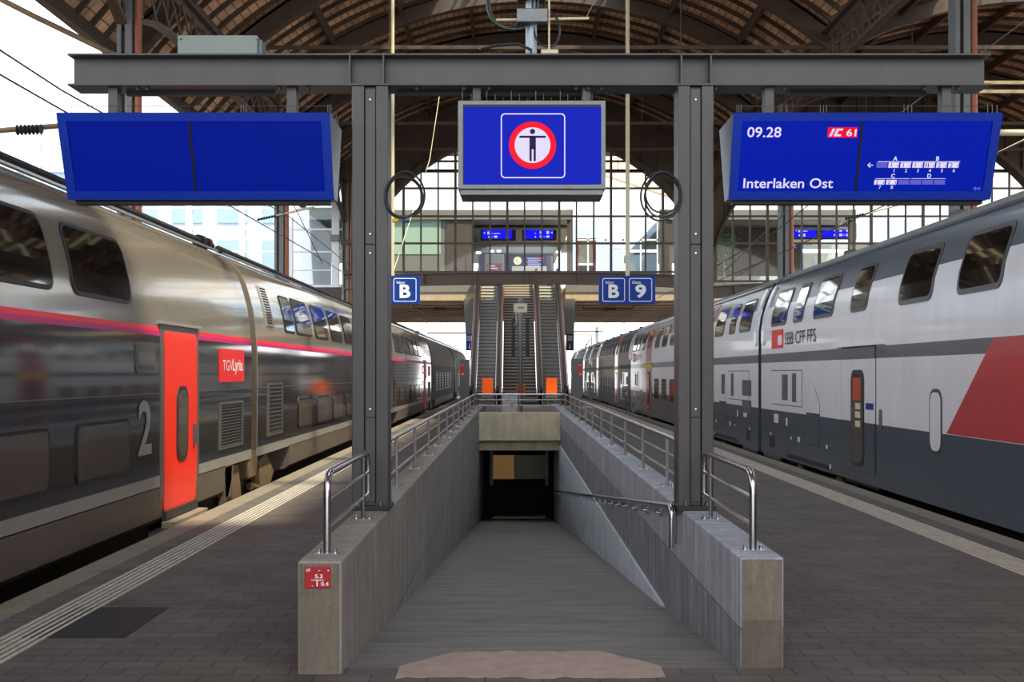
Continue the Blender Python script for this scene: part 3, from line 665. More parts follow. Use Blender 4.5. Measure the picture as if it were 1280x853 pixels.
def body(P, y0, y1, bands, parent, name='body', mats=None, cx=5.15, nseg=1):
    """bands: list of (z0,z1,mat index); full closed section mirrored about cx"""
    pts = [(P.side*p[0], p[1]) for p in P.p]; c = P.side*cx
    full = pts+[(2*c-q[0], q[1]) for q in pts[::-1]]
    b = MB(); n = len(full); vs = [(q[0],y0,q[1]) for q in full]+[(q[0],y1,q[1]) for q in full]
    b.v = vs
    for i in range(n):
        j = (i+1)%n; zc = (full[i][1]+full[j][1])/2; mi = 0
        for (za,zb_,m_) in bands:
            if za <= zc < zb_: mi = m_
        b.f.append([i,j,j+n,i+n]); b.m.append(mi)
    b.f.append(list(range(n))); b.m.append(bands[0][2]); b.f.append(list(range(2*n-1,n-1,-1))); b.m.append(bands[0][2])
    return b.build(name, mats, parent, smooth=True)
def grille(P, u0,u1,v0,v1,parent,n,frame,slat,back,name='grille', slant=0.0):
    f = patch(P, name, plain(u0,u1,v0,v1), back, 0.006, parent)
    q = MB(); p = (v1-v0)/n
    for i in range(n):
        a = v0+i*p; strip(q, P, [(a+p*0.15,u0+.03,u1-.03),(a+p*0.45,u0+.03,u1-.03)], 0.011, 0.0)
    q.build('louvres', slat, f); q = MB()
    for rws in (plain(u0-.04,u1+.04,v1,v1+.03,1), plain(u0-.04,u1+.04,v0-.03,v0,1), plain(u0-.04,u0,v0,v1), plain(u1,u1+.04,v0,v1)): strip(q, P, rws, 0.02)
    q.build('frame', frame, f); return f
def wheel(side, xx, y, r, parent, m='bogie_d'):
    q = MB(); s = side; q.tube([(s*xx,y,-0.75+r),(s*(xx+0.13),y,-0.75+r)], r, 20); q.tube([(s*(xx-0.04),y,-0.75+r),(s*xx,y,-0.75+r)], r*0.55, 16); q.tube([(s*(xx-0.10),y,-0.75+r),(s*(xx-.04),y,-0.75+r)], r*0.28, 12)
    return q.build('wheel', m, parent, smooth=True)

# left: high-speed double-decker
PT = [(4.3,-0.03),(3.95,-0.01),(3.80,0.02),(3.73,0.08),(3.71,0.40),(3.71,0.41),(3.71,0.53),(3.71,0.535),(3.705,1.39),(3.71,1.995),(3.715,2.045),(3.72,2.09),(3.735,2.30),(3.77,2.52),(3.815,2.70),(3.87,2.88),(3.94,3.03),(4.03,3.16),(4.16,3.27),(4.40,3.38),(4.75,3.45),(5.15,3.47)]
TG = Profile(PT, -1)
def tgv_car(y0, y1, lab, door_far, near=True, power=False, number=False, logo=False):
    """door_far: the passenger door sits at the far (y1) end"""
    t = thing('train_coach', lab, 'train', (-5.15, (y0+y1)/2, -0.75), 'double-deck coaches of the left train')
    a, e = y0+0.2, y1-0.2
    # upper shell and lower skirt with bogie cut-outs
    up = Profile([p for p in PT if p[1] >= 0.40], -1)
    bands = [(0.3,0.531,1),(0.531,2.0,2),(2.0,2.05,3),(2.05,2.095,4),(2.095,3.3,0),(3.3,4,5)]
    if power: bands = [(0.3,0.531,1),(0.531,2.0,1),(2.0,3.3,2),(3.3,4,2)]
    bd = body(up, a, e, bands, t, 'body', ['t_matte','t_matte','t_matte2','t_mag','t_pink','t_roof'] if power else ['t_silver','t_band','t_dark','t_mag','t_pink','t_roof'])
    sk = Profile([p for p in PT if p[1] <= 0.41], -1)
    body(sk, y0+2.75, y1-(1.9 if door_far and False else 2.75 if not door_far else 1.75), [(-1,1,0)], t, 'skirt', ['t_skirt'])
    if door_far:
        b = MB(); b.prism([(y1-1.75,0.38),(y1-1.75,-0.1),(y1-1.55,0.0),(y1-1.2,0.38)], -3.80, -3.72, 'x'); b.build('skirt_bracket', 't_skirt', t)
    b = MB(); b.box(-5.9,-4.45,y0+2.6,y1-2.6,-0.5,0.42); b.build('underframe', 'black', t)
    # roof edge duct
    b = MB(); b.tube([(-4.28,a,3.40),(-4.28,e,3.40)], 0.055, 8); b.build('roof_duct', 'dark', t, smooth=True)
    b = MB(); b.tube([(-4.20,a,3.335),(-4.20,e,3.335)], 0.022, 6); b.build('rain_gutter', 'inox', t, smooth=True)
    if power:
        for k in range(6): grille(TG, a+3+k*2.4, a+4.6+k*2.4, 0.8, 1.6, t, 6, 't_frame', 't_frame', 'black')
        return t
    # seam line
    patch(TG, 'waist_rail', plain(a,e,1.385,1.397,1), 't_frame', 0.008, t)
    D = (y1, -1) if door_far else (y0, 1)
    def U(d0, d1):  # distances from the door end
        q = (D[0]+D[1]*d0, D[0]+D[1]*d1); return min(q), max(q)
    u0, u1 = U(3.23, 4.52)
    patch(TG, 'door_surround', plain(u0-0.13,u1+0.13,0.0,2.12,8), 't_frame', 0.008, t)
    b = MB(); strip(b, TG, plain(u0-0.2,u1+0.2,2.12,2.15,1), 0.035); b.build('door_rain_strip', 't_band', t)
    dr = patch(TG, 'door', rr(u0,u1,0.13,2.05,0.07,3,6), 't_door', 0.016, t)
    wf = patch(TG, 'door_window', rr(u0+0.42,u1-0.42,0.63,1.46,0.16), 'c_ink', 0.028, dr)
    patch(TG, 'pane', rr(u0+0.47,u1-0.47,0.68,1.41,0.13), 't_glass2', 0.032, wf)
    b = MB(); hy = u1-0.14; xx = -3.69; b.box(xx, xx+0.02, hy-0.05, hy+0.05, 0.78, 1.02); b.build('handle', 'galv', dr, bevel=0.004)
    b = MB(); b.box(-3.72, -3.58, u0-0.05, u1+0.05, -0.04, 0.03); b.build('door_step', 'coping', t, bevel=0.005)
    b = MB(); b.box(-3.73, -3.68, u0, u1, 0.04, 0.13); b.build('door_sill', 'steel_dark', t)
    # service windows by the door
    w0, w1 = U(4.85, 5.5)
    window(TG, w0, w1, 1.60, 1.91, t, 't_frame', 't_glass2', 0.07, 0.05)
    # windows
    for k in range(5):
        w0, w1 = U(5.52+2.02*k, 7.12+2.02*k)
        window(TG, w0, w1, 2.27, 2.90, t, 'black', 't_glass', 0.13, 0.035)
        w0, w1 = U(5.7+2.02*k, 7.12+2.02*k)
        window(TG, w0, w1, 0.65, 1.17, t, 'black', 't_glass2', 0.09, 0.03)
    w0, w1 = U(18.7-3.35, 18.7-2.45); window(TG, w0, w1, 2.27, 2.88, t, 'black', 't_glass', 0.1, 0.035)
    # plain end: vents
    w0, w1 = U(18.7-1.45, 18.7-1.0); grille(TG, w0, w1, 2.34, 2.9, t, 14, 't_silver', 't_silver', 'black')
    w0, w1 = U(18.7-2.0, 18.7-0.95); grille(TG, w0, w1, 0.68, 1.42, t, 12, 't_frame', 't_frame', 'black')
    w0, w1 = U(18.7-4.6, 18.7-3.5); patch(TG, 'hatch', rr(w0,w1,0.66,1.2,0.08), 't_frame', 0.006, t)
    # door end: grille, logo
    w0, w1 = U(0.85, 2.05); grille(TG, w0, w1, 0.66, 1.2, t, 14, 't_frame', 't_frame', 'black')
    w0, w1 = U(0.72, 2.1)
    pl = patch(TG, 'logo_plate', plain(w0,w1,1.49,1.915,2), 'red_bright', 0.010, t, label='red square with white train operator lettering')
    q = MB(); fn = lambda u, v: TG.pt(w0+(w1-w0)*u, 1.49+0.425*v, 0.013)
    put_text(q, 'TGV', (0.10,0.34), 0.40, 0.32, fn, bold=-0.005); put_text(q, 'Lyria', (0.50,0.22), 0.42, 0.50, fn, bold=0.02); q.build('lettering', 'white', pl)
    if True:
        w0, w1 = U(4.98, 5.42)
        q = MB(); fn = lambda u, v: TG.pt(w0+(w1-w0)*u, 0.78+0.55*v, 0.008)
        put_text(q, '2', (0,0), 1, 1, fn, bold=0.025); q.build('class_number', 't_number', t)
    # roof insulators at the joint
    for k in (0, 1):
        yy = y1-0.9+k*0.35; b = MB(); b.tube([(-4.28,yy,3.40),(-4.28,yy+0.22,3.44)], [0.09,0.06], 10); b.build('roof_coupler', 'bogie_d', t)
    return t
J = [17.41-18.7, 17.41, 36.11, 54.81, 76.1, 98]
tgv_car(J[0], J[1], 'nearest coach of the grey and silver left train with the red door', True)
tgv_car(J[1], J[2], 'second coach of the left train, just past the first gangway', True)
tgv_car(J[2], J[3], 'third coach of the left train beyond the gantry column', True)
tgv_car(J[3], J[4], 'dark power car at the far end of the left train', True, power=True)
tgv_car(J[4]+0.6, J[5], 'dark rail vehicle standing beyond the left power car', True, power=True)
for i, j in enumerate(J[1:4]):
    names = ('nearest', 'second', 'third')
    t = thing('train_gangway', f'brown gangway ring at the {names[i]} coach joint of the left train', 'gangway', (-5.15, j, -0.75), 'gangways of the left train')
    up = Profile([(p[0]+0.012, p[1]) for p in PT if p[1] >= 0.53], -1)
    body(up, j-0.21, j+0.21, [(-1,9,0)], t, 'bellows', ['t_joint'])
    # shared bogie
    for s in (-1.5, 1.5): wheel(-1, 4.30, j+s*0.98, 0.46, t)
    b = MB(); b.prism([(j-1.9,-0.15),(j-1.5,0.12),(j-0.5,0.0),(j+0.5,0.0),(j+1.5,0.12),(j+1.9,-0.15),(j+1.7,-0.3),(j+0.6,-0.25),(j-0.6,-0.25),(j-1.7,-0.3)], -4.22, -4.05, 'x'); b.build('bogie_frame', 'bogie', t, bevel=0.02)
    b = MB(); b.prism([(j-0.28,0.7),(j+0.28,0.7),(j+0.34,0.35),(j+0.25,0.1),(j-0.25,0.1),(j-0.34,0.35)], -4.0, -3.73, 'x'); b.build('end_housing', 'bogie', t, bevel=0.03)
    b = MB(); b.prism([(j-1.15,0.36),(j-0.7,0.36),(j-0.5,-0.1),(j-0.75,-0.28),(j-1.0,-0.2)], -3.95, -3.78, 'x'); b.build('damper_plate', 'bogie', t, bevel=0.02)
    b = MB(); b.prism([(j+0.75,0.3),(j+1.3,0.38),(j+1.9,0.05),(j+1.3,-0.3),(j+0.9,-0.3)], -3.95, -3.8, 'x'); b.build('lifeguard', 'bogie', t, bevel=0.02)
    b = MB(); b.tube([(-3.85,j-0.6,-0.15),(-3.82,j-0.05,-0.2)], 0.05, 10); b.tube([(-3.85,j+0.35,-0.05),(-3.85,j+0.8,-0.12)], 0.06, 10); b.build('damper', 'bogie', t, smooth=True)
    b = MB(); b.prism([(j-1.75,0.4),(j-1.35,0.4),(j-1.4,-0.02),(j-1.7,0.0)], -3.8, -3.72, 'x'); b.build('hanging_plate', 'bogie', t)

# right: white and grey double-decker
PC = [(5.4,-0.02),(5.1,0.0),(4.95,0.02),(4.90,0.06),(4.90,0.5),(4.90,0.91),(4.90,0.92),(4.90,1.80),(4.90,1.805),(4.90,1.965),(4.90,1.97),(4.905,2.45),(4.945,2.72),(4.99,2.87),(4.992,2.875),(5.06,3.08),(5.14,3.25),(5.22,3.38),(5.45,3.555),(5.75,3.64),(6.1,3.70),(6.35,3.72)]
IC = Profile(PC, 1)
def ic_coach(y0, y1, lab, red_doors=False, lower=True, redpatch=False, far=False):
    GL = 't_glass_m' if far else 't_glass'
    t = thing('train_coach', lab, 'train', (6.35, (y0+y1)/2, -0.75), 'double-deck coaches of the right train')
    a, e = y0+0.14, y1-0.14
    up = Profile([p for p in PC if p[1] >= 0.05], 1)
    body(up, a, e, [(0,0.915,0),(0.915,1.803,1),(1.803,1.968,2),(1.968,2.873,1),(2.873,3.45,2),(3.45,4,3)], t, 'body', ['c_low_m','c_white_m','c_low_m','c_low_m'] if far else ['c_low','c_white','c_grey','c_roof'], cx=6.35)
    for (s, c) in ((1,a),(-1,e)):
        b = MB(); b.prism([(c+s*0.15,0.06),(c+s*0.2,-0.02),(c+s*1.65,-0.02),(c+s*1.75,0.06)], 4.91, 4.99, 'x'); b.build('skirt_end', 'c_low', t)
    # bogies
    for c in (y0+3.9, y1-3.9):
        for s in (-1.25, 1.25): wheel(1, 5.5, c+s, 0.46, t)
        b = MB(); b.prism([(c-1.9,0.0),(c-0.6,-0.15),(c+0.6,-0.15),(c+1.9,0.0),(c+1.7,-0.28),(c+0.6,-0.42),(c-0.6,-0.42),(c-1.7,-0.28)], 5.22, 5.36, 'x'); b.build('bogie_frame', 'bogie_d', t, bevel=0.02)
        b = MB(); b.tube([(5.15,c-0.9,-0.1),(5.12,c-0.3,-0.22)], 0.05, 8); b.tube([(5.12,c+1.3,-0.16),(5.08,c+1.3,-0.16)], 0.19, 16); b.tube([(5.12,c-1.3,-0.16),(5.08,c-1.3,-0.16)], 0.19, 16); b.build('damper', 'bogie', t, smooth=True)
    for c in (y0+3.9, y1-3.9): patch(IC, 'bogie_shade_patch', [(0.04,c-1.7,c+1.7),(0.11,c-1.6,c+1.6),(0.17,c-1.35,c+1.35)], 'black', 0.004, t)  # black patch paints the shaded bogie cutout onto the closed body side
    b = MB(); b.box(5.7, 7.0, y0+1, y1-1, -0.5, 0.1); b.build('underframe', 'black', t)
    ends = ((y0, 1), (y1, -1))
    for (c, s) in ends:
        def U(d0, d1): q = (c+s*d0, c+s*d1); return min(q), max(q)
        u0, u1 = U(6.07, 7.74)
        # door
        dm = 't_door2' if red_doors else 'c_white'
        sur = patch(IC, 'door_seam', plain(u0-0.03,u1+0.03,0.0,1.99,8), 'c_line', 0.004, t)
        dr = patch(IC, 'door', plain(u0,u1,0.02,1.965,8), dm, 0.010, t, label='crimson passenger door' if red_doors else 'white and slate passenger door')
        if not red_doors:
            patch(IC, 'lower_panel', plain(u0,u1,0.02,0.915,4), 'c_low', 0.013, dr); patch(IC, 'top_panel', plain(u0,u1,1.803,1.965,1), 'c_grey', 0.013, dr)
        else:
            patch(IC, 'first_class_band', plain(u0-.25,u1+.25,1.76,1.93,1), 'yellow', 0.02, t, label='yellow band over the crimson door')
            patch(IC, 'door_column', plain(u0,u1,1.93,3.42,12), 't_door2', 0.01, t, label='crimson stripe above the door')
        wf = patch(IC, 'door_window', rr(u0+0.5,u1-0.53,0.28,1.65,0.16), 'c_ink', 0.022, dr); patch(IC, 'pane', rr(u0+0.56,u1-0.59,0.34,1.59,0.13), 't_glass2', 0.027, wf)
        if not red_doors:
            patch(IC, 'inner_panel', plain(u0+0.62,u1-0.65,1.22,1.54,1), 'orange_d', 0.029, wf, label='orange panel behind the door glass')
            for vv in (0.84,0.97,1.09): patch(IC, 'inner_shelf', plain(u0+0.64,u1-0.78,vv,vv+0.09,1), 'beige_box', 0.029, wf)
        if not far:
            b = MB(); strip(b, IC, plain(u0-0.45,u1+0.3,1.985,2.01,1), 0.05); b.build('rain_strip', 'c_white', t)
            q = MB(); hb = u0-0.24; strip(q, IC, rr(hb-0.06,hb+0.06,0.85,1.12,0.04), 0.012); q.build('door_handle', 'galv', t)
            q = MB(); strip(q, IC, plain(u0+0.06,u0+0.42,1.10,1.19,1), 0.014); q.build('blue_label', 'sign_blue', t)
        # upper windows near the end
        for (d0, d1) in ((1.0,2.3),(2.8,3.55),(4.25,5.5),(6.45,7.3)):
            w0, w1 = U(d0, d1); window(IC, w0, w1, 2.48, 3.16, t, 'c_frame', GL, 0.13, 0.05)
        w0, w1 = U(0.25, 0.5); patch(IC, 'end_moulding', rr(w0,w1,2.15,3.3,0.1,4,10), 'c_white', 0.03, t)
        # service hatches low on the end
        w0, w1 = U(1.1, 3.55); hatch = patch(IC, 'hatch', plain(w0,w1,1.02,1.66,2), 'c_line', 0.004, t); h2 = patch(IC, 'hatch_cover', plain(w0+.02,w1-.02,1.035,1.645,2), 'c_white', 0.008, hatch)
        w0, w1 = U(2.05, 2.5) if s < 0 else U(4.0, 4.4); patch(IC, 'intake_grille', plain(w0,w1,1.12,1.58,2), 'c_grille', 0.014, hatch)
        w0, w1 = U(2.85, 3.15); patch(IC, 'intake_grille', plain(w0,w1,1.10,1.6,2), 'c_grille', 0.014, hatch)
        if s > 0:
            w0, w1 = U(0.87, 1.8)
            for va, vb in ((1.13,1.46),(0.77,1.04)): patch(IC, 'intake_grille', plain(w0,w1,va,vb,2), 'c_grille', 0.014, t)
        w0, w1 = U(3.85, 4.75)
        ht = [(0.42,w0,w1),(0.95,w0,w1),(1.1,w0,w1),(1.38,w0+0.35 if s<0 else w0,w1 if s<0 else w1-0.35)]
        f = patch(IC, 'access_flap', ht, 'c_line', 0.003, t)
        patch(IC, 'flap_cover', [(v,p+.018,q_-.018) for v,p,q_ in ht[1:]], 'c_white', 0.006, f); patch(IC, 'flap_cover', plain(w0+.018,w1-.018,0.435,0.92,1), 'c_low', 0.006, f)
        # seam lines and small marks in the slate band
        w0, w1 = U(0.3, 5.95); patch(IC, 'waist_line', plain(w0,w1,0.605,0.62,1), 'c_line', 0.005, t)
        for (dd, v, ww, hh) in ((1.35,0.68,0.35,0.16),(2.35,0.66,0.09,0.14),(1.0,0.42,0.07,0.06),(2.7,0.43,0.07,0.05),(3.25,0.42,0.13,0.09),(5.15,0.42,0.07,0.06),(5.35,0.0+0.12,0.08,0.07)):
            w0, w1 = U(dd, dd+ww); patch(IC, 'marking', plain(w0,w1,v,v+hh,1), 'c_white', 0.006, t)
        w0, w1 = U(0.95, 1.4); patch(IC, 'bogie_hatch', plain(w0,w1,-0.02,0.42,2), 'bogie_d', 0.004, t)
    for k in range(5):
        c0 = (y0+y1)/2+(k-2)*2.05
        window(IC, c0-0.63, c0+0.63, 2.46, 3.16, t, 'c_frame', GL, 0.13, 0.06)
        if lower and not redpatch: window(IC, c0-0.6, c0+0.6, 0.72, 1.42, t, 'c_ink', GL, 0.12, 0.04)
    if redpatch:
        e0 = 13.0-0.0; pts = [(0.92,e0),(1.965,e0-1.35)]
        rows = [(0.92+(1.965-0.92)*i/4, y0+4, 14.10-(1.35)*i/4-0.35) for i in range(5)]
        patch(IC, 'red_panel', rows, 'c_red', 0.006, t, label='large red livery panel')
        f = patch(IC, 'vent', rr(14.0-0.1,14.32,0.66,1.42,0.15), 'c_line', 0.006, t); patch(IC, 'vent_cover', rr(14.0-0.06,14.28,0.70,1.38,0.12), 'c_white', 0.012, f)
    # logo and name at the far end
    L0 = y1-2.1
    pl = patch(IC, 'logo', plain(L0,L0+0.95,2.065,2.41,2), 'red_bright', 0.012, t); patch(IC, 'logo_coach', rr(L0+0.06,L0+0.4,2.12,2.3,0.04), 'white', 0.015, pl)
    q = MB(); w1 = L0-0.15; w0 = L0-2.4
    fn = lambda u, v: IC.pt(w1-(w1-w0)*u, 2.115+0.22*v, 0.010)
    put_text(q, 'SBB CFF FFS', (0,0), 1, 1, fn, bold=0.0); q.build('lettering', 'c_ink', t)
    # roof details
    for k in range(5):
        yy = y0+3+k*5; b = MB(); b.box(5.62, 5.75, yy, yy+0.3, 3.58, 3.68); b.build('roof_bracket', 'c_grille', t)
    b = MB(); strip(b, IC, plain(a,e,3.36,3.40,1), 0.02); b.build('roof_gutter', 'c_grey', t)
    return t
K = [24.2-26.8, 24.2, 51.0, 77.8, 104.6]
ic_coach(K[0], K[1], 'nearest coach of the right train with the big red panel', redpatch=True)
ic_coach(K[1], K[2], 'second coach of the right train, with a crimson door under a yellow band', red_doors=True)
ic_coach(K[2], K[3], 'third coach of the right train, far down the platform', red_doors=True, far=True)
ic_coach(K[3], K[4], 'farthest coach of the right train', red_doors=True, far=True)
for i, j in enumerate(K[1:4]):
    t = thing('train_gangway', 'black rubber gangway at the '+('nearest','second','third')[i]+' coach joint of the right train', 'gangway', (6.35, j, -0.75), 'gangways of the right train')
    up = Profile([(p[0]+0.06, p[1]-0.02) for p in PC if p[1] >= 0.5], 1)
    body(up, j-0.16, j+0.16, [(-1,9,0)], t, 'bellows', ['rubber'], cx=6.35)

# ---------------------------------------------------------------- train shed
RC, RZ = 0.7, 1.0; GYB = 53.0
XL, XR = -7.35, 8.5
def arcpt(c, R, x): return RZ+math.sqrt(max(0, R*R-(x-c)**2))
def vault(c, xa, xb, slot, name, y0=-3, y1=53.3):
    R0, R1 = 12.8, 12.95; b = MB(); n = 30
    xs = [xa+(xb-xa)*i/n for i in range(n+1)]
    xs = sorted(set(xs+[slot[0], slot[1]]))
    def seg(p, q, ya, yb):
        vs = []
        for yy in (ya, yb):
            vs += [(p,yy,arcpt(c,R0,p)),(q,yy,arcpt(c,R0,q)),(q,yy,arcpt(c,R1,q)),(p,yy,arcpt(c,R1,p))]
        b.add(vs, [(0,1,2,3),(7,6,5,4),(0,4,5,1),(2,6,7,3),(1,5,6,2),(0,3,7,4)])
    for p, q in zip(xs, xs[1:]):
        if slot[0] <= (p+q)/2 <= slot[1]: seg(p,q,y0,slot[2]); seg(p,q,slot[3],y1)
        else: seg(p,q,y0,y1)
    # rafters in relief under the boards
    yy = y0+0.4
    while yy < y1:
        for p, q in zip(xs, xs[1:]):
            if slot[0] <= (p+q)/2 <= slot[1] and slot[2] < yy < slot[3]: continue
            vs = []
            for y_ in (yy, yy+0.08): vs += [(p,y_,arcpt(c,R0-0.115,p)),(q,y_,arcpt(c,R0-0.115,q)),(q,y_,arcpt(c,R0+.01,q)),(p,y_,arcpt(c,R0+.01,p))]
            b.add(vs, [(0,1,2,3),(7,6,5,4),(0,4,5,1)], 1)
        yy += 0.90
    KEEP_ORIGIN[name] = True
    return struct(b.build(name, ['planks','iron']))
S1 = (-2.3, 3.1, 8.0, 37.95)
RC2 = 16.3; XR2 = 24.3
S2 = (RC2-3.0, RC2+3.0, 8.0, 37.95)
vault(RC, -9.2, XR, S1, 'ceiling'); vault(RC2, XR, XR2, S2, 'ceiling_right')
for (c, S) in ((RC,S1),(RC2,S2)):
    b = MB(); n = 8
    for i in range(n):
        p = S[0]+(S[1]-S[0])*i/n; q = S[0]+(S[1]-S[0])*(i+1)/n
        b.add([(p,S[2],arcpt(c,12.87,p)),(q,S[2],arcpt(c,12.87,q)),(q,S[3],arcpt(c,12.87,q)),(p,S[3],arcpt(c,12.87,p))], [(0,1,2,3)], 0)
        b.bar((p,S[2],arcpt(c,12.87,p)),(p,S[3],arcpt(c,12.87,p)),0.06,0.08,1)
    struct(b.build('skylight', ['fglass','iron']))
def rib(c, y, xa, xb, m='iron'):
    b = MB(); n = 28
    for (R0, R1, hw) in ((12.25,12.75,0.05),(12.2,12.26,0.16),(12.66,12.72,0.05)):
        for i in range(n):
            p = xa+(xb-xa)*i/n; q = xa+(xb-xa)*(i+1)/n; vs = []
            for yy in (y-hw, y+hw): vs += [(p,yy,arcpt(c,R0,p)),(q,yy,arcpt(c,R0,q)),(q,yy,arcpt(c,R1,q)),(p,yy,arcpt(c,R1,p))]
            b.add(vs, [(0,1,2,3),(7,6,5,4),(0,4,5,1),(2,6,7,3)])
    return struct(b.build('roof_rib', m))
for k in range(12):
    y = -2+5*k
    rib(RC, y, -8.6, XR, 'iron'); rib(RC2, y, XR, XR2, 'iron')
for c, xa, xb in ((RC,-9.2,XR),(RC2,XR,XR2)):
    x = c-8.4
    while x < xb:
        if x > xa+0.3:
            zc = arcpt(c, 12.62, x); ok = not ((S1[0]-.2 < x < S1[1]+.2) or (S2[0]-.2 < x < S2[1]+.2))
            b = MB(); b.bar((x, -2 if ok else 37.6, zc), (x, 53, zc), 0.09, 0.3); struct(b.build('roof_purlin', 'iron'))
        x += 2.1
# eave beam and gutter
b = MB(); b.box(-9.3, -9.1, -3, 53.3, 8.85, 9.15); struct(b.build('roof_eave', 'iron'))
def column(x, y, lab, flip=1):
    t = thing('iron_column', lab, 'column', (x, y, -0.9), 'iron columns of the train shed')
    zt_ = arcpt(RC, 12.2, max(min(x, XR), -8.9))-0.4
    b = MB(); w_ = 0.21
    b.box(x-w_, x-w_+0.05, y-0.2, y+0.2, -0.9, zt_); b.box(x+0.02, x+0.07, y-0.2, y+0.2, -0.9, zt_); b.box(x-w_+.05, x+0.02, y-0.03, y+0.03, -0.9, zt_)
    b.box(x-w_+.04, x-0.13, y-0.2, y-0.17, -0.9, zt_); b.box(x-0.06, x+0.03, y-0.2, y-0.17, -0.9, zt_)
    b.build('shaft', 'col_grey', t, bevel=0.004)
    b = MB(); b.tube([(x+0.155, y-0.1, -0.9), (x+0.155, y-0.1, zt_)], 0.075, 14); b.build('downpipe', 'copper', t, smooth=True)
    b = MB()
    zz = -0.5
    while zz < zt_:
        for dx in (-0.15, -0.02): b.tube([(x+dx, y-0.2, zz), (x+dx, y-0.212, zz)], 0.012, 6)
        zz += 0.25
    r_ = b.build('rivets', 'col_grey', t); 
    b = MB(); b.box(x-0.3, x+0.3, y-0.3, y+0.3, -0.9, -0.6); b.build('foot', 'col_grey', t, bevel=0.02)
    b = MB(); b.box(x-0.28, x+0.28, y-0.28, y+0.28, 7.2, 7.4); b.build('capital', 'iron', t, bevel=0.02)
for y, w_ in ((-7,'behind the camera'),(8,'beside the gantry'),(23,'nearest in view'),(38,'second in view'),(53,'at the glazed end screen')):
    if y < 20: 
        continue
    column(XL+0.12, y, f'iron shed column left of the left train, {w_}'); column(XR, y, f'iron shed column right of the right train, {w_}')
def girder(x, ztop, zmid, side):
    for y0 in (8, 23, 38):
        t = thing('lattice_girder', f'riveted lattice arch girder over the {side} column row, '+{8:'nearest bay',23:'middle bay',38:'far bay'}[y0], 'girder', (x, y0+7.5, 7.4), 'lattice girders of the shed')
        b = MB(); b.box(x-0.16, x+0.16, y0, y0+15, ztop-0.05, ztop); b.box(x-0.03, x+0.03, y0, y0+15, ztop-0.25, ztop); b.build('top_chord', 'iron', t)
        zb_ = lambda y: zmid-(abs(y-(y0+7.5))/7.5)**6*0.8
        n = 16; b = MB()
        for i in range(n):
            ya, yb = y0+15*i/n, y0+15*(i+1)/n; b.bar((x,ya,zb_(ya)),(x,yb,zb_(yb)),0.2,0.08)
        b.build('bottom_chord', 'iron', t)
        b = MB(); n = 16
        for i in range(n):
            ya, yb = y0+15*i/n, y0+15*(i+1)/n
            b.bar((x-0.06,ya,zb_(ya)),(x-0.06,yb,ztop-0.2),0.02,0.09); b.bar((x+0.06,ya,ztop-0.2),(x+0.06,yb,zb_(yb)),0.02,0.09); b.bar((x,ya,zb_(ya)),(x,ya,ztop-0.2),0.03,0.05)
        b.build('lattice', 'iron', t)
girder(XL, 9.9, 8.9, 'left'); girder(XR, 10.85, 9.75, 'right')
# transverse ties
for y in (33, 38, 43, 48, 53):
    where = {33:'nearest',38:'second',43:'third',48:'fourth',53:'farthest'}[y]
    for (xa, xb, sd) in ((XL, XR, 'middle'), (XR, XR2, 'right')):
        t = thing('tie_beam', f'thin cross tie under the {sd} vault, {where} of the row', 'beam', ((xa+xb)/2, y, 10.4), 'cross ties under the roof')
        if y == 38:
            b = MB(); b.box(xa, xb, y-0.05, y+0.05, 10.64, 10.74); b.build('upper_bar', 'lit_iron', t)
            b = MB(); b.box(xa, xb, y-0.05, y+0.05, 10.36, 10.46); b.build('lower_bar', 'lit_iron', t)
            for k in range(9):
                x = xa+(xb-xa)*(k+.5)/9; b = MB(); b.box(x-.03, x+.03, y-.04, y+.04, 10.46, 10.64); b.build('spacer', 'lit_iron', t)
        else:
            b = MB(); b.box(xa, xb, y-0.04, y+0.04, 10.40, 10.5); b.build('bar', 'iron', t)
        for k in (1, 2, 3):
            x = xa+(xb-xa)*k/4; c = RC if sd == 'middle' else RC2; b = MB(); b.tube([(x,y,10.5),(x,y,arcpt(c,12.2,x))], 0.018, 5); b.build('hanger_rod', 'iron', t)

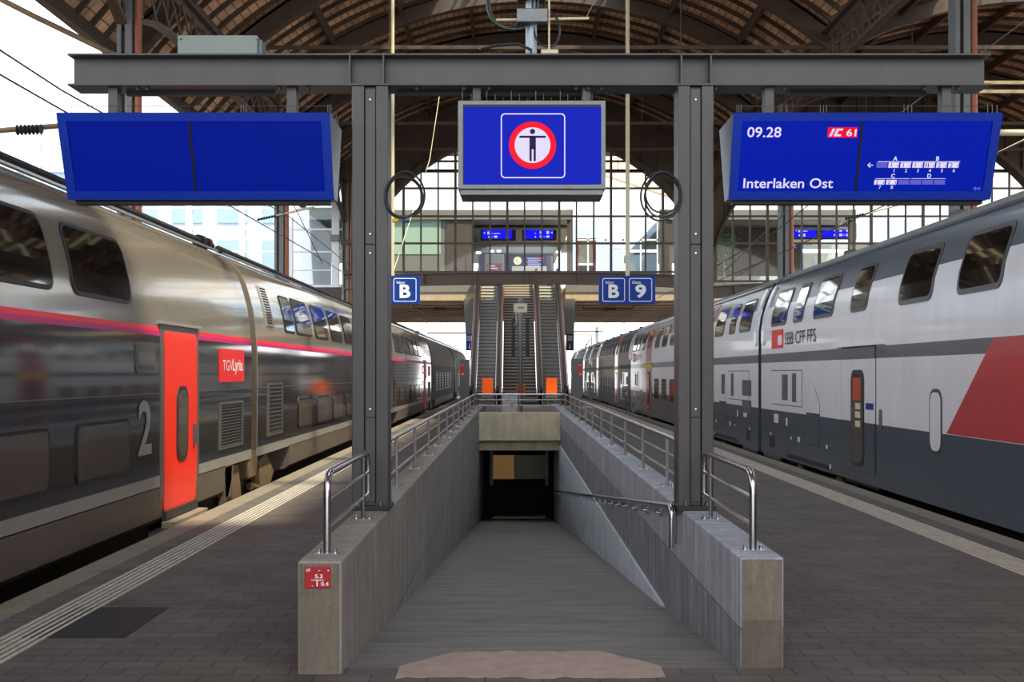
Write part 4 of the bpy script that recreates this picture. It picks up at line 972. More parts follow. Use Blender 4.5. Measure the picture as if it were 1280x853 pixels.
# ---------------------------------------------------------------- glazed end screen (z plane at GYB)
def gable(c, xa, xb, Rg, cz, bottom, name):
    """fills from the arch of radius Rg (centre c,cz) up to the roof with a dark iron arch, glazing bars below"""
    hz_ = lambda x: cz+math.sqrt(max(0.01, Rg*Rg-(x-c)**2)) if abs(x-c) < Rg else bottom
    b = MB(); n = 44
    for i in range(n):
        p = xa+(xb-xa)*i/n; q = xa+(xb-xa)*(i+1)/n
        zp, zq = max(hz_(p),bottom), max(hz_(q),bottom); tp, tq = arcpt(c,12.8,p), arcpt(c,12.8,q)
        vs = []
        for yy in (GYB-0.1, GYB+0.1): vs += [(p,yy,zp),(q,yy,zq),(q,yy,tq),(p,yy,tp)]
        b.add(vs, [(0,1,2,3),(7,6,5,4),(0,4,5,1)])
        vs = []
        for yy in (GYB-0.5, GYB+0.3): vs += [(p,yy,zp-0.12),(q,yy,zq-0.12),(q,yy,zq+0.1),(p,yy,zp+0.1)]
        b.add(vs, [(0,1,2,3),(7,6,5,4),(0,4,5,1),(2,6,7,3)])
        if i % 2 == 0:
            vs = [(p-.04,GYB-0.2,zp),(p+.04,GYB-.2,zp),(p+.04,GYB-.2,tp),(p-.04,GYB-.2,tp)]; b.bar((p,GYB-.15,zp),(p,GYB-.15,tp),0.1,0.1)
    struct(b.build('gable_arch', 'iron'))
    b = MB()
    x = xa+0.3; k = 0
    while x < xb:
        zt_ = hz_(x)
        if zt_ > bottom+0.2:
            wd = 0.07 if k % 3 else 0.11
            b.box(x-wd/2, x+wd/2, GYB-0.05-(0.05 if k%3==0 else 0), GYB+0.05, bottom, zt_)
        x += 0.753; k += 1
    zz = bottom; k = 0
    for zz in (bottom+0.02, 7.27, 8.45, 9.67, 10.4, 10.85, 11.5):
        half = math.sqrt(max(0, Rg*Rg-(zz-cz)**2)) if zz > cz else Rg
        p, q = max(xa, c-half), min(xb, c+half)
        if q > p: b.box(p, q, GYB-0.04, GYB+0.04, zz-0.045, zz+0.045)
    struct(b.build(name+'_frame', 'mull'))
    b = MB(); n = 40
    for i in range(n):
        p = xa+(xb-xa)*i/n; q = xa+(xb-xa)*(i+1)/n
        zp, zq = hz_(p), hz_(q)
        if zp > bottom+.05 or zq > bottom+.05: b.add([(p,GYB+.02,bottom),(q,GYB+.02,bottom),(q,GYB+.02,max(zq,bottom)),(p,GYB+.02,max(zp,bottom))], [(0,1,2,3)])
    struct(b.build(name, 'gglass'))
    # arched bottom beam
    bb = MB(); n = 24; m_ = (xa+xb)/2; hw = (xb-xa)/2
    f_ = lambda x: -0.22*abs((x-m_)/hw)**2.5
    for i in range(n):
        p = xa+(xb-xa)*i/n; q = xa+(xb-xa)*(i+1)/n
        bb.bar((p,GYB-.15,bottom-0.02+f_(p)),(q,GYB-.15,bottom-0.02+f_(q)),0.45,0.07); bb.bar((p,GYB-.1,bottom-0.27+f_(p)),(q,GYB-.1,bottom-0.27+f_(q)),0.1,0.46); bb.bar((p,GYB-.15,bottom-0.5+f_(p)),(q,GYB-.15,bottom-0.5+f_(q)),0.4,0.06)
    for k in range(7):
        x = xa+(xb-xa)*(k+.5)/7; bb.box(x-.05,x+.05,GYB-.32,GYB,bottom-.5+f_(x),bottom+f_(x))
    struct(bb.build('screen_beam', 'mull'))
gable(0.8, XL, XR, 8.0, 4.15, 6.0, 'window_1')
gable(RC2, XR, XR2, 8.0, 4.6, 5.6, 'window_2')

b = MB(); b.box(-9.4, 30, 53.4, 70, 14.1, 14.3); struct(b.build('ceiling_sun_blocker', 'planks'))  # added roof beyond the gable, keeps sun off the stairs and far cars
b = MB(); b.box(-9.4, -9.3, 53.4, 75, 11.6, 14.3); struct(b.build('sun_blocker_side', 'panel'))  # closes the left side of the added sun-blocking roof
# left white glazed side front
xa, xb = -26.0, XL-0.15
b = MB()
for px, wd in ((-100,9),(-34,9),(46,10),(110,8),(171,8),(236.5,8),(303,7),(363,6),(419.5,9)):
    x = X(px,GYB); b.box(x-wd/2/28.7, x+wd/2/28.7, GYB-0.1, GYB+0.1, 5.35, 12.4)
for py, h in ((160,8),(179,4),(207.5,2.5),(234,2.5),(261,2.5),(287,2.5),(315,2),(338,1.5),(359,5)):
    b.box(xa, xb, GYB-0.06, GYB+0.06, Z(py,GYB)-h/2/28.7, Z(py,GYB)+h/2/28.7)
struct(b.build('window_3_frame', 'facade'))
b = MB(); b.box(xa, xb, GYB-0.01, GYB+0.01, 5.4, 12.3); struct(b.build('window_3', 'fglass'))
b = MB(); b.box(xa, xb, GYB-.1, GYB+.1, 4.6, 5.35); struct(b.build('screen_beam', 'panel_d'))
b = MB(); b.box(-7.95, -7.57, 52.7, 53.0, Z(300,52.3), Z(292,52.3)); tag(b.build('lamp_box', 'galv', bevel=0.01), 'small grey lamp box fixed to the far left iron column', 'lamp')
# pale buildings far behind
def building(x0, x1, y0, y1, h, lab, nx, nz, name='office_building'):
    t = thing(name, lab, 'building', ((x0+x1)/2, (y0+y1)/2, -0.9))
    b = MB(); b.box(x0, x1, y0, y1, -0.9, h); b.build('wall', 'bldg', t)
    b = MB(); b.box(x0-.2, x1+.2, y0-.2, y1+.2, h, h+0.35); b.build('roof_edge', 'bldg', t)
    for i in range(nx):
        for j in range(nz):
            cx = x0+(x1-x0)*(i+.5)/nx; cz = 1+(h-1.5)*(j+.5)/nz; sx_ = (x1-x0)/nx*0.33; sz_ = (h-1.5)/nz*0.33
            b = MB(); b.box(cx-sx_, cx+sx_, y0-0.06, y0, cz-sz_, cz+sz_); b.build('window', 'bldg_w', t)
building(-34, -12.6, 72, 84, 13.5, 'pale office building seen through the white glazed front', 8, 4)

# ---------------------------------------------------------------- footbridge over the tracks
BY0, BY1 = 75.0, 105.0
b = MB(); b.box(-40, -2.2, BY0, BY1, 6.1, 7.0); b.box(3.2, 40, BY0, BY1, 6.1, 7.0); b.box(-2.2, 3.2, 77.5, BY1, 6.1, 7.0); struct(b.build('footbridge_deck', 'deck'))
b = MB(); b.box(-40, -2.2, BY0+0.3, BY1, 6.06, 6.1); b.box(3.2, 40, BY0+0.3, BY1, 6.06, 6.1); struct(b.build('footbridge_soffit', 'soffit'))
for i in range(9):
    y = BY0+2+i*3.4
    for (a_, c_) in ((-40,-2.3),(3.3,40)):
        b = MB(); b.box(a_, c_, y, y+0.35, 5.96, 6.06); struct(b.build('footbridge_rib', 'soffit'))
b = MB(); b.box(-40, -2.2, BY0-0.06, BY0, 6.62, 7.1); b.box(3.2, 40, BY0-0.06, BY0, 6.62, 7.1); struct(b.build('footbridge_fascia', 'panel'))
b = MB(); b.box(-40, X(714,BY0), BY0, BY1, 11.1, 11.7); b.box(X(835,BY0), X(1066,BY0), BY0, BY1, 11.1, 11.7); struct(b.build('footbridge_roof', 'panel'))
BD = 75.2
def fp(px0,px1,py0,py1,d0,d1,name,m,kind='s'):
    b = MB(); b.box(X(px0,d0), X(px1,d0), d0, d1, Z(py1,d0), Z(py0,d0)); o = b.build(name, m); return struct(o)
# solid panels and bright glazed panels along the front
fp(430,590,276,352,BD,BD+0.2,'wall_footbridge','panel')
fp(558,590,270,352,BD-0.1,BD+0.3,'wall_footbridge','panel_d')
fp(485,551,272,318,BD-0.03,BD,'trim_1','panel_g')
fp(709,716,262,352,BD-0.1,BD+.4,'wall_footbridge','panel_d')
fp(825,840,262,352,BD-0.1,BD+0.3,'wall_footbridge','panel_d')
fp(893,972,268,345,BD+4,BD+4.2,'wall_footbridge','panel_d')
fp(893,1000,310,345,BD+2,BD+2.1,'wall_footbridge','panel_d')
fp(972,986,262,345,BD-.1,BD+.2,'wall_footbridge','panel_d')
fp(1062,1070,262,345,BD-0.1,BD+0.3,'wall_footbridge','panel_d')
fp(1070,1300,303,345,BD,BD+0.2,'wall_footbridge','panel')
# glazing frames
b = MB()
for px in (735,757,779,801,822,1092,1116,1140,1165,1190): b.box(X(px,BD)-.05, X(px,BD)+.05, BD, BD+.08, 7.0, 11.1)
for py in (300,): b.box(X(716,BD), X(825,BD), BD, BD+.08, Z(py,BD)-.05, Z(py,BD)+.05)
struct(b.build('window_4_frame', 'facade'))
b = MB(); b.box(X(716,BD), X(825,BD), BD+.02, BD+.04, 7.0, 11.1); b.box(X(1070,BD), X(1300,BD), BD+.02, BD+.04, 9.7, 11.1); struct(b.build('window_4', 'fglass'))
for (xa_, e_) in ((X(652,84),150),(X(1025,84),200),(X(780,90),120)):  # area lights added to brighten the hall, separate from its modelled lamps
    al = bpy.data.lights.new('hall_fill', 'AREA'); al.shape = 'RECTANGLE'; al.size = 5; al.size_y = 12; al.energy = e_; al.color = (1,0.95,0.86)
    ao = bpy.data.objects.new('hall_fill', al); C.objects.link(ao); ao.location = (xa_, 86, 10.75)
# inner back wall
b = MB(); b.box(-9, 40, 99.9, 100.1, 7.0, 8.6); struct(b.build('wall_footbridge_back', 'inner'))
b = MB(); b.box(-9.1, 0.6-4.5, 99.8, 99.9, 7.0, 11.1); b.box(15.5, 25, 99.8, 99.9, 7.0, 11.1); struct(b.build('wall_footbridge_back', 'inner'))
b = MB(); b.box(X(592,88), X(712,88), 88, 88.2, Z(316,88), Z(300,88)); struct(b.build('wall_hall_header', 'inner'))
b = MB(); b.box(X(592,78), X(712,78), 78, 96, 10.9, 11.0); b.box(X(985,78), X(1062,78), 78, 96, 10.9, 11.0); struct(b.build('ceiling_hall', 'panel'))
def lamp(px, py, d, w_, h_, lab, m='lamp'):
    b = MB(); b.box(X(px,d)-w_/2, X(px,d)+w_/2, d, d+0.3, Z(py,d)-h_/2, Z(py,d)+h_/2); b.box(X(px,d)-w_/2-.03, X(px,d)+w_/2+.03, d+.05, d+0.25, Z(py,d)+h_/2, Z(py,d)+h_/2+.05, 1)
    tag(b.build('ceiling_lamp', [m,'galv']), lab, 'lamp', 'lamps in the footbridge')
for px, py, w_, lab in ((616,276,.2,'small round lamp left over the blue direction displays'),(677,275,.2,'small round lamp right over the blue direction displays'),(598,316,.3,'small wall lamp left of the grey booth'),(698,315,.3,'lamp right of the blue hall wall'),(713,315,.25,'lamp beside the dark post right of the hall'),(615,314,.25,'left lamp of the pair over the grey booth'),(623.5,313.5,.25,'right lamp of the pair over the grey booth')):
    lamp(px, py, 80, w_, 0.12, lab)
lamp(795, 313.5, 80, 2.8, 0.14, 'long light strip behind the right-hand glazing'); lamp(506, 295, 76.5, 1.2, 0.1, 'light strip behind the green wall panel', 'lamp_low'); lamp(1025, 313.5, 80, 3.6, 0.2, 'long light strip seen right of the right shed column')
def ledsign(px0, px1, py0, py1, d, lab, right=False):
    t = thing('direction_display', lab, 'display', (X((px0+px1)/2,d), d, Z(py1,d)), 'blue direction displays on the footbridge')
    x0, x1, z0, z1 = X(px0,d), X(px1,d), Z(py1,d), Z(py0,d)
    b = MB(); b.box(x0-.12, x1+.25, d, d+0.3, z0-.12, z1+.25); h = b.build('housing', 'navy', t, bevel=0.02)
    b = MB(); b.box(x0, x1, d-0.02, d, z0, z1); s = b.build('screen', 'led', t)
    b = MB(); w_ = x1-x0; hh = z1-z0; fy = d-0.03
    def r_(u0,u1,v0,v1): b.add([(x0+w_*u0,fy,z0+hh*v0),(x0+w_*u1,fy,z0+hh*v0),(x0+w_*u1,fy,z0+hh*v1),(x0+w_*u0,fy,z0+hh*v1)], [(0,1,2,3)])
    if right:
        for u in (0.55, 0.78): r_(u,u+.09,.55,.9); r_(u,u+.1,.12,.36)
        r_(.68,.74,.2,.25); r_(.37,.41,.6,.68); r_(.37,.41,.15,.3); b.add([(x0+w_*.93,fy,z0+hh*.72),(x0+w_*.99,fy,z0+hh*.86),(x0+w_*.99,fy,z0+hh*.58)],[(0,1,2)])
    else:
        b.add([(x0+w_*.04,fy,z0+hh*.68),(x0+w_*.09,fy,z0+hh*.8),(x0+w_*.09,fy,z0+hh*.56)],[(0,1,2)])
        r_(.17,.26,.5,.85); r_(.3,.35,.58,.63); r_(.38,.6,.56,.64); r_(.2,.25,.1,.3); r_(.3,.36,.18,.23); r_(.4,.5,.08,.36)
    b.build('pictograms', 'white_e', s)
    for u in (0.2,0.8):
        b = MB(); b.tube([(x0+w_*u,d+.15,z1+.2),(x0+w_*u,d+.15,11.0)], 0.03, 6); b.build('hanger', 'galv', t)
ledsign(603,640,288,298.5,79,'left blue direction display above the escalators'); ledsign(655,691,288,298.5,79,'right blue direction display above the escalators', True)
ledsign(993,1020,284,297,79,'left blue direction display beyond the right shed column'); ledsign(1028,1066,284,297,79,'right blue direction display beyond the right shed column', True)
# blue hall wall with clock and board, booth
t = thing('blue_hall_wall', 'blue hall wall with a clock and a departure board', 'wall', (X(660,95), 95, 7.0))
b = MB(); b.box(X(598,95), X(692,95), 95, 95.2, 7.0, Z(314,95)); b.build('panel', 'blue_wall', t)
cx, cz, r = X(647,94.8), Z(326,94.8), 4.9*94.8/F
b = MB(); b.tube([(cx,94.8,cz),(cx,94.95,cz)], r, 28); ck = b.build('clock', 'clock', t, smooth=False)
b = MB(); b.bar((cx,94.77,cz),(cx-0.19,94.77,cz+.02),0.02,0.04); b.bar((cx,94.77,cz),(cx+.03,94.77,cz-0.24),0.03,0.02); b.build('hands', 'black', ck)
b = MB()
for k in range(5):
    b.box(X(659+ (k%2)*1,94.9), X(679-(k*3)%7,94.9), 94.9, 94.95, Z(323+k*2.4,94.9)-0.03, Z(323+k*2.4,94.9)+.03)
b.build('departure_lines', 'white_e', t)
b = MB(); b.box(X(671,94.9), X(681,94.9), 94.86, 94.9, Z(322.5,94.9)-.04, Z(322.5,94.9)+.04); b.build('red_line', 'red_e', t)
b = MB(); b.box(X(640,92), X(686,92), 92, 93, 7.6, Z(333,92)); b.box(X(640,92), X(686,92), 92.1, 93, 7.0, 7.6, 1); tag(b.build('service_counter', ['white','panel_d']), 'white counter in front of the blue hall wall', 'counter')
t = thing('booth', 'grey booth with a pink display on the footbridge', 'kiosk', (X(617,84), 84, 7.0))
b = MB(); b.box(X(606,84), X(630,84), 84, 85.5, 7.0, Z(318,84)); b.build('housing', 'sidegrey', t, bevel=0.03)
b = MB(); b.box(X(609,84), X(627,84), 83.95, 84, Z(338,84), Z(329.5,84)); s = b.build('screen', 'pink', t)
b = MB()
for (a_, c_, py) in ((611,619,332.5),(611,622,335.5)): b.box(X(a_,83.9), X(c_,83.9), 83.93, 83.945, Z(py,83.9)-.035, Z(py,83.9)+.035)
b.build('text_lines', 'white_e', s)
t = thing('red_frame', 'tall red frame around a pale panel right of the hall', 'frame', (X(734,77), 77, 7.0))
b = MB(); b.box(X(721.5,77), X(745,77), 77, 77.1, Z(300,77), Z(298,77)); b.box(X(721.5,77), X(723,77), 77, 77.1, 7.0, Z(298,77)); b.box(X(743.5,77), X(745,77), 77, 77.1, 7.0, Z(298,77)); b.build('frame', 'red', t)
b = MB(); b.box(X(723,77), X(743.5,77), 77.05, 77.1, Z(329,77), Z(300,77)); b.build('panel', 'deck', t)
b = MB(); b.box(X(723,77), X(743.5,77), 77.02, 77.6, 7.0, Z(332,77)); b.build('cabinet', 'black', t)
b = MB(); b.box(X(788,78), X(824,78), 78.5, 78.7, 7.0, Z(318,78)); o = b.build('shop_front', 'inner'); tag(o, 'pale shop front behind the glazing, right of the gantry middle', 'shop')
b = MB(); b.box(X(998,77), X(1003,77), 77.4, 77.7, 7, Z(302,77)); tag(b.build('blue_post', 'blue_wall'), 'blue post on the footbridge right of the right shed column', 'post')
b = MB(); b.tube([(X(687,90),90,7.0),(X(687,90),90,Z(320,90))], 0.22, 10); tag(b.build('grey_pillar', 'galv', smooth=True), 'short grey pillar in front of the blue hall wall', 'pillar')
b = MB(); b.box(X(991,81), X(1062,81), 81, 81.2, 7, Z(306,81)); struct(b.build('wall_footbridge_inner', 'inner'))
# plants behind the dark glazing
t = thing('indoor_tree', 'green plant behind the dark glazing right of the gantry', 'plant', (X(905,76), 76, 7.0))
b = MB(); b.tube([(X(905,76),76,7.0),(X(905,76),76,9.5)], 0.06, 6); b.build('trunk', 'bogie', t)
b = MB(); rs = random.Random(2)
for i in range(260):
    x = X(905,76)+rs.gauss(0,0.45); y = 76+rs.uniform(-.25,.25); z = 9.5+rs.gauss(0,0.7); s = 0.09
    a = rs.uniform(0,6.28); dx, dz = math.cos(a)*s, math.sin(a)*s
    b.add([(x-dx,y,z-dz),(x-dz*.4,y+.03,z+dx*.4),(x+dx,y,z+dz),(x+dz*.4,y-.03,z-dx*.4)], [(0,1,2,3)])
b.build('foliage', 'leaf', t)
# pale curved canopy beyond
b = MB(); n = 14
for i in range(n):
    x0 = X(748,80)+(X(862,80)-X(748,80))*i/n; x1 = X(748,80)+(X(862,80)-X(748,80))*(i+1)/n
    f_ = lambda x: 14.3-((x-X(748,80))/ (X(862,80)-X(748,80)))*2.0
    g_ = lambda x: 16.4-((x-X(748,80))/ (X(862,80)-X(748,80)))**2*2.2
    b.add([(x0,78,f_(x0)),(x1,78,f_(x1)),(x1,86,g_(x1)+.5),(x0,86,g_(x0)+.5),(x0,78,f_(x0)+.15),(x1,78,f_(x1)+.15),(x1,86,g_(x1)+.65),(x0,86,g_(x0)+.65)], [(0,1,2,3),(7,6,5,4),(0,4,5,1),(2,6,7,3)])
struct(b.build('footbridge_canopy', 'deck'))

# ---------------------------------------------------------------- escalators and stair
EY0, EY1, EZ1 = 63.0, 74.6, 7.0
def slope(y): return (y-EY0)/(EY1-EY0)*EZ1
def escalator(xa, xb, lab):
    t = thing('escalator', lab, 'escalator', ((xa+xb)/2, EY0, 0), 'escalators')
    n = 34; b = MB(); dy = (EY1-EY0)/n; dz = EZ1/n
    for k in range(n):
        y = EY0+k*dy; z = (k+1)*dz; b.box(xa, xb, y, y+dy+0.12, z-dz, z-0.02, 1); b.box(xa, xb, y-0.02, y+dy+.12, z-0.03, z, 0)
    b.box(xa, xb, EY0-2.2, EY0, -0.01, 0.03, 0)
    b.build('steps', ['step','step_d'], t)
    for (x0, x1) in ((xa-0.34, xa), (xb, xb+0.34)):
        b = MB(); prof = [(EY0-2.0,0),(EY0-2.0,0.55),(EY0-1.2,0.75),(EY0,0.85),(EY1,EZ1+0.85),(EY1+0.6,EZ1+0.85),(EY1+0.6,EZ1-0.3),(EY0+0.5,0)]
        b.prism(prof, x0+0.03, x1-0.03, 'x'); bl = b.build('balustrade', 'brown_esc', t, bevel=0.02)
        b = MB(); xm = (x0+x1)/2
        b.tube([(xm,EY0-2.05,0.4),(xm,EY0-2.2,0.7),(xm,EY0-1.9,0.93),(xm,EY0-1.2,0.98),(xm,EY0,1.03),(xm,EY1,EZ1+1.0),(xm,EY1+0.6,EZ1+1.0)], 0.07, 8); b.build('handrail', 'rubber', bl, smooth=True)
        b = MB(); b.prism([(EY0,0.80),(EY0,0.88),(EY1,EZ1+0.88),(EY1,EZ1+0.80)], (x0 if x0<xa else x1)-0.02, (x0 if x0<xa else x1)+0.02, 'x'); b.build('edge_trim', 'copper', bl)
escalator(X(595.2,64), X(619,64), 'left escalator up to the footbridge'); escalator(X(679,64), X(701.5,64), 'right escalator up to the footbridge')
xa, xb = X(628,64)+.02, X(670.5,64)-.02
b = MB(); n = 40; y0s = EY0-1.0
for k in range(n):
    y = y0s+(EY1-y0s)*k/n; z = EZ1*(k+1)/n; b.box(xa, xb, y, y+0.6, z-EZ1/n, z, 0); b.box(xa, xb, y-0.01, y+0.07, z-0.035, z+0.004, 1)
b.prism([(y0s+.5,-.01),(EY1,EZ1-.3),(EY1,EZ1-.6),(y0s+1.5,-.01)], xa, xb, 'x', 0)
struct(b.build('staircase', ['granite','nosing']))
for (px, d, lab) in ((624.3,61,'left grey post with a pink sign between escalator and stairs'),(675,61,'right grey post with a pink sign between stairs and escalator')):
    t = thing('escalator_post', lab, 'post', (X(px,d), d, 0))
    b = MB(); b.box(X(px-2.2,d), X(px+2.2,d), d, d+0.3, 0, Z(487,d)); b.build('post', 'galv', t, bevel=0.02)
    b = MB(); b.box(X(px-1.2,d), X(px+1.2,d), d-0.02, d, Z(493,d), Z(489.5,d)); b.build('sign', 'pink', t)
for (px, d, lab) in ((621.5,58,'white block at the foot of the left escalator'),(677.5,58,'white block at the foot of the right escalator'),(711,58,'white block right of the right escalator'),(588.5,58,'white block left of the left escalator')):
    b = MB(); b.box(X(px-3,d), X(px+3,d), d, d+0.4, 0, Z(510,d)); tag(b.build('concrete_block', 'white', bevel=0.03), lab, 'block')
def orange(px0, px1, py0, py1, d, lab):
    t = thing('barrier_board', lab, 'barrier', (X((px0+px1)/2,d), d, 0), 'orange barrier boards')
    b = MB(); b.box(X(px0,d), X(px1,d), d, d+0.04, Z(py1,d), Z(py0,d)); b.build('board', 'orange', t, bevel=0.01)
    b = MB(); b.box(X(px0,d)-.02, X(px1,d)+.02, d+.0, d+.05, Z(py1,d)-0.14, Z(py1,d)); b.build('rail', 'galv', t)
    xm = (X(px0,d)+X(px1,d))/2; 
    for s in (-0.18, 0.18):
        b = MB(); b.tube([(xm+s,d+.02,0),(xm+s,d+.02,Z(py1,d)-.1)], 0.035, 8); b.build('post', 'galv', t)
orange(602.7,616,473.3,494,58,'orange barrier board before the left escalator'); orange(682.6,696.3,472.7,494,58,'orange barrier board before the right escalator')
orange(645.2,656.5,481,496,60,'orange barrier board before the stairs, half hidden by the pole')
b = MB(); b.tube([(X(602,50),50,0),(X(602,50),50,Z(497,50))], 0.05, 8); tag(b.build('yellow_post', 'yellow', smooth=True), 'thin yellow post before the left escalator', 'post')
t = thing('ticket_machine', 'pale grey box with red markings behind the end railing', 'machine', (X(638,46), 46.3, 0))
b = MB(); b.prism([(X(628,46),0),(X(647,46),0),(X(647,46),Z(492,46)),(X(631,46),Z(492,46)),(X(628,46),Z(494.5,46))], 46, 46.6, 'y'); b.build('housing', 'white', t, bevel=0.02)
b = MB(); d = 45.98; b.add([(X(636.5,d),d,Z(505,d)),(X(643.5,d),d,Z(505,d)),(X(640,d),d,Z(509.5,d))],[(0,1,2)]); b.add([(X(633,d),d,Z(500.3,d)),(X(635,d),d,Z(498.8,d)),(X(637,d),d,Z(500.3,d)),(X(635,d),d,Z(501.8,d))],[(0,1,2,3)]); b.build('red_arrow', 'red_bright', t)
# pole with loudspeakers
d = 42.0
t = thing('loudspeaker_pole', 'grey pole carrying two column loudspeakers and a beige box', 'pole', (X(650.5,d), d, 0))
b = MB(); b.tube([(X(650.5,d),d,0),(X(650.5,d),d,Z(378,d))], 0.068, 14); b.build('pole', 'galv', t, smooth=True)
b = MB(); b.box(X(642,d), X(659,d), d-0.12, d-0.02, Z(391,d), Z(380,d)); bx = b.build('box', 'beige_box', t, bevel=0.01)
b = MB(); b.box(X(647,d), X(655,d), d-0.125, d-0.12, Z(386,d), Z(384,d)); b.build('label', 'galv', bx)
b = MB(); b.box(X(647.5,d), X(653.5,d), d-0.1, d+.1, Z(378,d), Z(373,d)); b.build('camera', 'galv', t, bevel=0.02)
for a_, c_ in ((639.4,644),(657,661.5)):
    b = MB(); b.box(X(a_,d), X(c_,d), d-0.07, d+0.06, Z(446,d), Z(398,d)); b.build('loudspeaker', 'steel_dark', t, bevel=0.01)
    for py in (402, 436):
        b = MB(); b.bar((X((a_+c_)/2,d),d,Z(py,d)),(X(650.5,d),d,Z(py,d)),0.03,0.03); b.build('bracket', 'galv', t)
b = MB(); b.tube([(X(645.2,d),d-.05,Z(391,d)),(X(645.5,d),d-.06,Z(404,d)),(X(642,d),d-.06,Z(407,d))], 0.014, 6); b.build('cable', 'pipe_w', t)
# steles
for (px0,px1,d,pyt,lab,red0,red1) in ((574.8,586.6,43,449.5,'grey information stele left of the ramp head',575.6,579.8),(714.8,727.8,40,448.5,'grey information stele right of the ramp head',722.6,727.4)):
    t = thing('information_stele', lab, 'sign', (X((px0+px1)/2,d), d+0.15, 0), 'information steles')
    b = MB(); b.box(X(px0,d), X(px1,d), d, d+0.35, 0, Z(pyt,d)); b.build('housing', 'col_grey', t, bevel=0.01)
    b = MB(); b.box(X(red0,d), X(red1,d), d-0.012, d, Z(469.5,d), Z(455.5,d)); rp = b.build('red_panel', 'red_bright', t)
    b = MB(); b.add([(X(red0+1,d),d-.014,Z(468.8,d)),(X(red1-.5,d),d-.014,Z(468.8,d)),(X(red1-.5,d),d-.014,Z(466,d))],[(0,1,2)]); b.box(X(red0+.6,d),X(red1-.6,d),d-.015,d-.012,Z(457.2,d),Z(456.6,d)); b.build('mark', 'white', rp)
    b = MB(); b.box(X(px0,d)-.03, X(px1,d)+.03, d-0.02, d+0.37, 0, 0.12); b.build('base', 'steel_dark', t)
# concrete consoles with lift signs
for (px0,px1,px0b,px1b,sg,lab,xs0,xs1,mat_) in ((580,593,582,592,-1,'left',582.3,591.3,'sign_blue'),(705,719,706,717.5,1,'right',707.5,717.3,'navy')):
    d = 73.0
    t = thing('bridge_console', f'tapering concrete console under the footbridge, {lab} of the escalators', 'console', (X((px0+px1)/2,d), d+0.5, Z(418,d)), 'concrete consoles')
    b = MB(); b.prism([(X(px0b,d),Z(418,d)),(X(px1b,d),Z(418,d)),(X(px1,d),Z(380,d)),(X(px1,d),6.1),(X(px0,d),6.1),(X(px0,d),Z(380,d))], d, d+2.2, 'y'); b.build('console', 'panel', t, bevel=0.02)
    t = thing('lift_sign', f'blue hanging lift sign with a down arrow, {lab} of the escalators', 'sign', (X((xs0+xs1)/2,d), d, Z(438.5,d)), 'hanging lift signs')
    b = MB(); b.box(X(xs0,d), X(xs1,d), d-0.05, d+0.05, Z(438.5,d), Z(417.5,d)); p = b.build('panel', mat_, t, bevel=0.01)
    b = MB(); xm = (xs0+xs1)/2; q = d-0.06
    def r_(a_,c_,e_,f_): b.add([(X(a_,q),q,Z(f_,q)),(X(c_,q),q,Z(f_,q)),(X(c_,q),q,Z(e_,q)),(X(a_,q),q,Z(e_,q))],[(0,1,2,3)])
    r_(xm-2.6,xm+2.6,420,420.7); r_(xm-2.6,xm+2.6,425.5,426.2); r_(xm-2.6,xm-2.0,420.7,425.5); r_(xm+2.0,xm+2.6,420.7,425.5); r_(xm-1,xm-.3,421.6,425); r_(xm+.3,xm+1,421.6,425)
    r_(xm-.45,xm+.45,429.5,436); b.add([(X(xm-2.4,q),q,Z(433.6,q)),(X(xm,q),q,Z(436.8,q)),(X(xm+2.4,q),q,Z(433.6,q)),(X(xm,q),q,Z(435.4,q))],[(0,1,2,3)])
    b.build('symbols', 'white', p)

# ---------------------------------------------------------------- overhead line
def wire(pts, lab, r=0.012, m='cable', grp='overhead wires'):
    b = MB(); b.tube(pts, r, 5); return tag(b.build('overhead_wire', m), lab, 'wire', grp)
wire([(-5.25,4,4.62),(-5.05,30,4.62),(-5.25,52,4.62),(-5.1,110,4.62)], 'contact wire over the left train')
wire([(-5.3,4,5.02),(-5.2,14,4.86),(-5.15,28,5.2),(-5.2,45,4.9),(-5.1,110,5.3)], 'carrier wire above the contact wire of the left train')
wire([(6.3,4,4.5),(6.45,30,4.5),(6.3,52,4.5),(6.4,110,4.5)], 'contact wire over the right train')
wire([(6.4,20,5.6),(6.45,30,5.1),(6.35,45,4.9),(6.4,110,5.2)], 'carrier wire above the contact wire of the right train')
wire([(X(60,30),30,Z(-14,30)),(X(163,30),30,Z(62,30)),(X(200,30),30,Z(94,30))], 'thin stay wire crossing the shed opening at the left')
wire([(X(905,34),34,Z(340,34)),(X(1060,30),30,Z(190,30)),(X(1300,26),26,Z(12,26))], 'long stay wire rising to the right beyond the right display', r=0.014, m='galv')
wire([(X(403,36),36,Z(330,36)),(X(330,36),36,Z(180,36)),(X(283,37.6),37.6,10.0)], 'thin stay wire behind the left display')
wire([(X(550,38),38,10.4),(X(537,36),36,Z(200,36)),(X(517,33),33,Z(262,33)),(X(490,30),30,Z(345,30))], 'pale cord running from a roof tie down to the left platform sign', m='pipe_w')
def arm(pts, lab, ins, r=0.035, m='galv'):
    t = thing('cantilever_arm', lab, 'arm', tuple(pts[0]), 'overhead line arms')
    b = MB(); b.tube(pts, r, 10); b.build('tube', m, t, smooth=True)
    if ins:
        a, c = Vector(ins[0]), Vector(ins[1]); b = MB(); n = 7; pp = []; rr_ = []
        for i in range(n*2+1): pp.append(a+(c-a)*i/(n*2)); rr_.append(ins[2] if i % 2 else ins[2]*0.45)
        b.tube(pp, rr_, 12); b.build('insulator', 'steel_dark', t, smooth=True)
    return t
d = 24.5
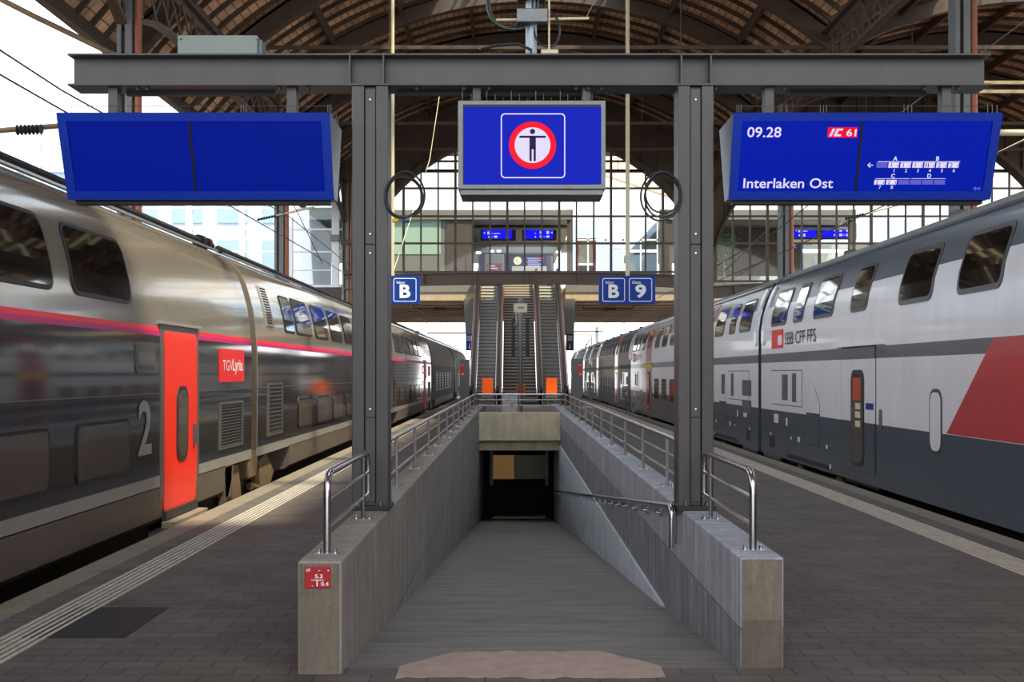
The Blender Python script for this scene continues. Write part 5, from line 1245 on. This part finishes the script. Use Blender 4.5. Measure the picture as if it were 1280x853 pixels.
arm([(X(-60,d),d,Z(168,d)),(X(90,d),d,Z(156,d))], 'horizontal brown overhead line arm with an insulator left of the left display', ((X(22,d),d-.1,Z(164,d)),(X(56,d),d-.1,Z(163,d)),0.11), 0.055, 'bogie')
d = 22
arm([(X(-60,d),d,Z(-32,d)),(X(42,d),d,Z(20,d)),(X(150,d),d,Z(72,d))], 'sloping brown tube at the top left corner in front of the shed roof', None, 0.05, 'bogie')
d = 37.75
arm([(X(321,d),d,Z(275,d)),(X(393,d),d,Z(259,d))], 'slanting pale overhead line arm behind the left train', ((X(322,d),d-.02,Z(275,d)),(X(345,d),d-.02,Z(270,d)),0.05), 0.03, 'pipe_w')
arm([(X(1050,d),d,Z(283,d)),(X(1052,d),d,Z(276,d)),(X(1135,d),d,Z(253,d)),(X(1250,d),d,Z(190,d)),(X(1300,d),d,Z(165,d))], 'slanting pale overhead line arm above the right train', ((X(1056,d),d-.02,Z(274,d)),(X(1080,d),d-.02,Z(268,d)),0.06), 0.03, 'pipe_w')
d = 26
arm([(X(1240,d),d,Z(166,d)),(X(1340,d),d,Z(166,d))], 'horizontal cream tube right of the right display', None, 0.07, 'pipe_w')
# far mast and cross-spans seen below the footbridge
d = 118
t = thing('line_mast', 'distant overhead line mast right of the escalators', 'mast', (X(746,d), d, -0.9))
b = MB(); b.box(X(744.3,d), X(748,d), d, d+0.3, -0.9, Z(409,d)); b.build('mast', 'sidegrey', t)
b = MB(); b.box(X(716,d), X(754,d), d, d+0.12, Z(414.8,d)-.06, Z(414.8,d)+.06); b.build('cross_arm', 'iron', t)
b = MB(); b.bar((X(716,d),d,Z(419,d)),(X(739,d),d,Z(419,d)),.1,.1); b.bar((X(739,d),d,Z(419,d)),(X(740,d),d,Z(434,d)),.1,.1); b.bar((X(718,d),d,Z(431,d)),(X(738,d),d,Z(431,d)),.1,.1); b.bar((X(738,d),d,Z(424,d)),(X(731,d),d,Z(434,d)),.1,.1); b.build('bracket', 'bogie', t)
t = thing('line_mast', 'distant overhead line cross arm left of the escalators', 'mast', (X(590,110), 110, 4))
b = MB(); b.box(X(534,110), X(592,110), 110, 110.1, Z(416.5,110)-.06, Z(416.5,110)+.06); b.build('cross_arm', 'iron', t)
b = MB(); b.tube([(X(569,110),110,Z(416,110)),(X(569,110),110,Z(436,110))], .02, 4); b.build('dropper', 'iron', t)
b = MB(); b.box(X(589,110), X(591.5,110), 110.1, 110.4, -0.9, Z(410,110)); b.build('mast', 'iron', t)
for s, x in (('left', X(540,72)), ('right', X(770,72))):
    b = MB(); b.tube([(x-1.6,78,5.75),(x+1.6,78,5.75)], 0.04, 6); b.tube([(x-.3,78,5.75),(x+.5,78,5.75)], 0.09, 8)
    b.bar((x-1.6,78,5.75),(x-1.6,78,6.1),.05,.05); b.bar((x+1.6,78,5.75),(x+1.6,78,6.1),.05,.05)
    tag(b.build('line_support', 'iron'), f'small overhead line support under the footbridge, {s} of the escalators', 'arm')
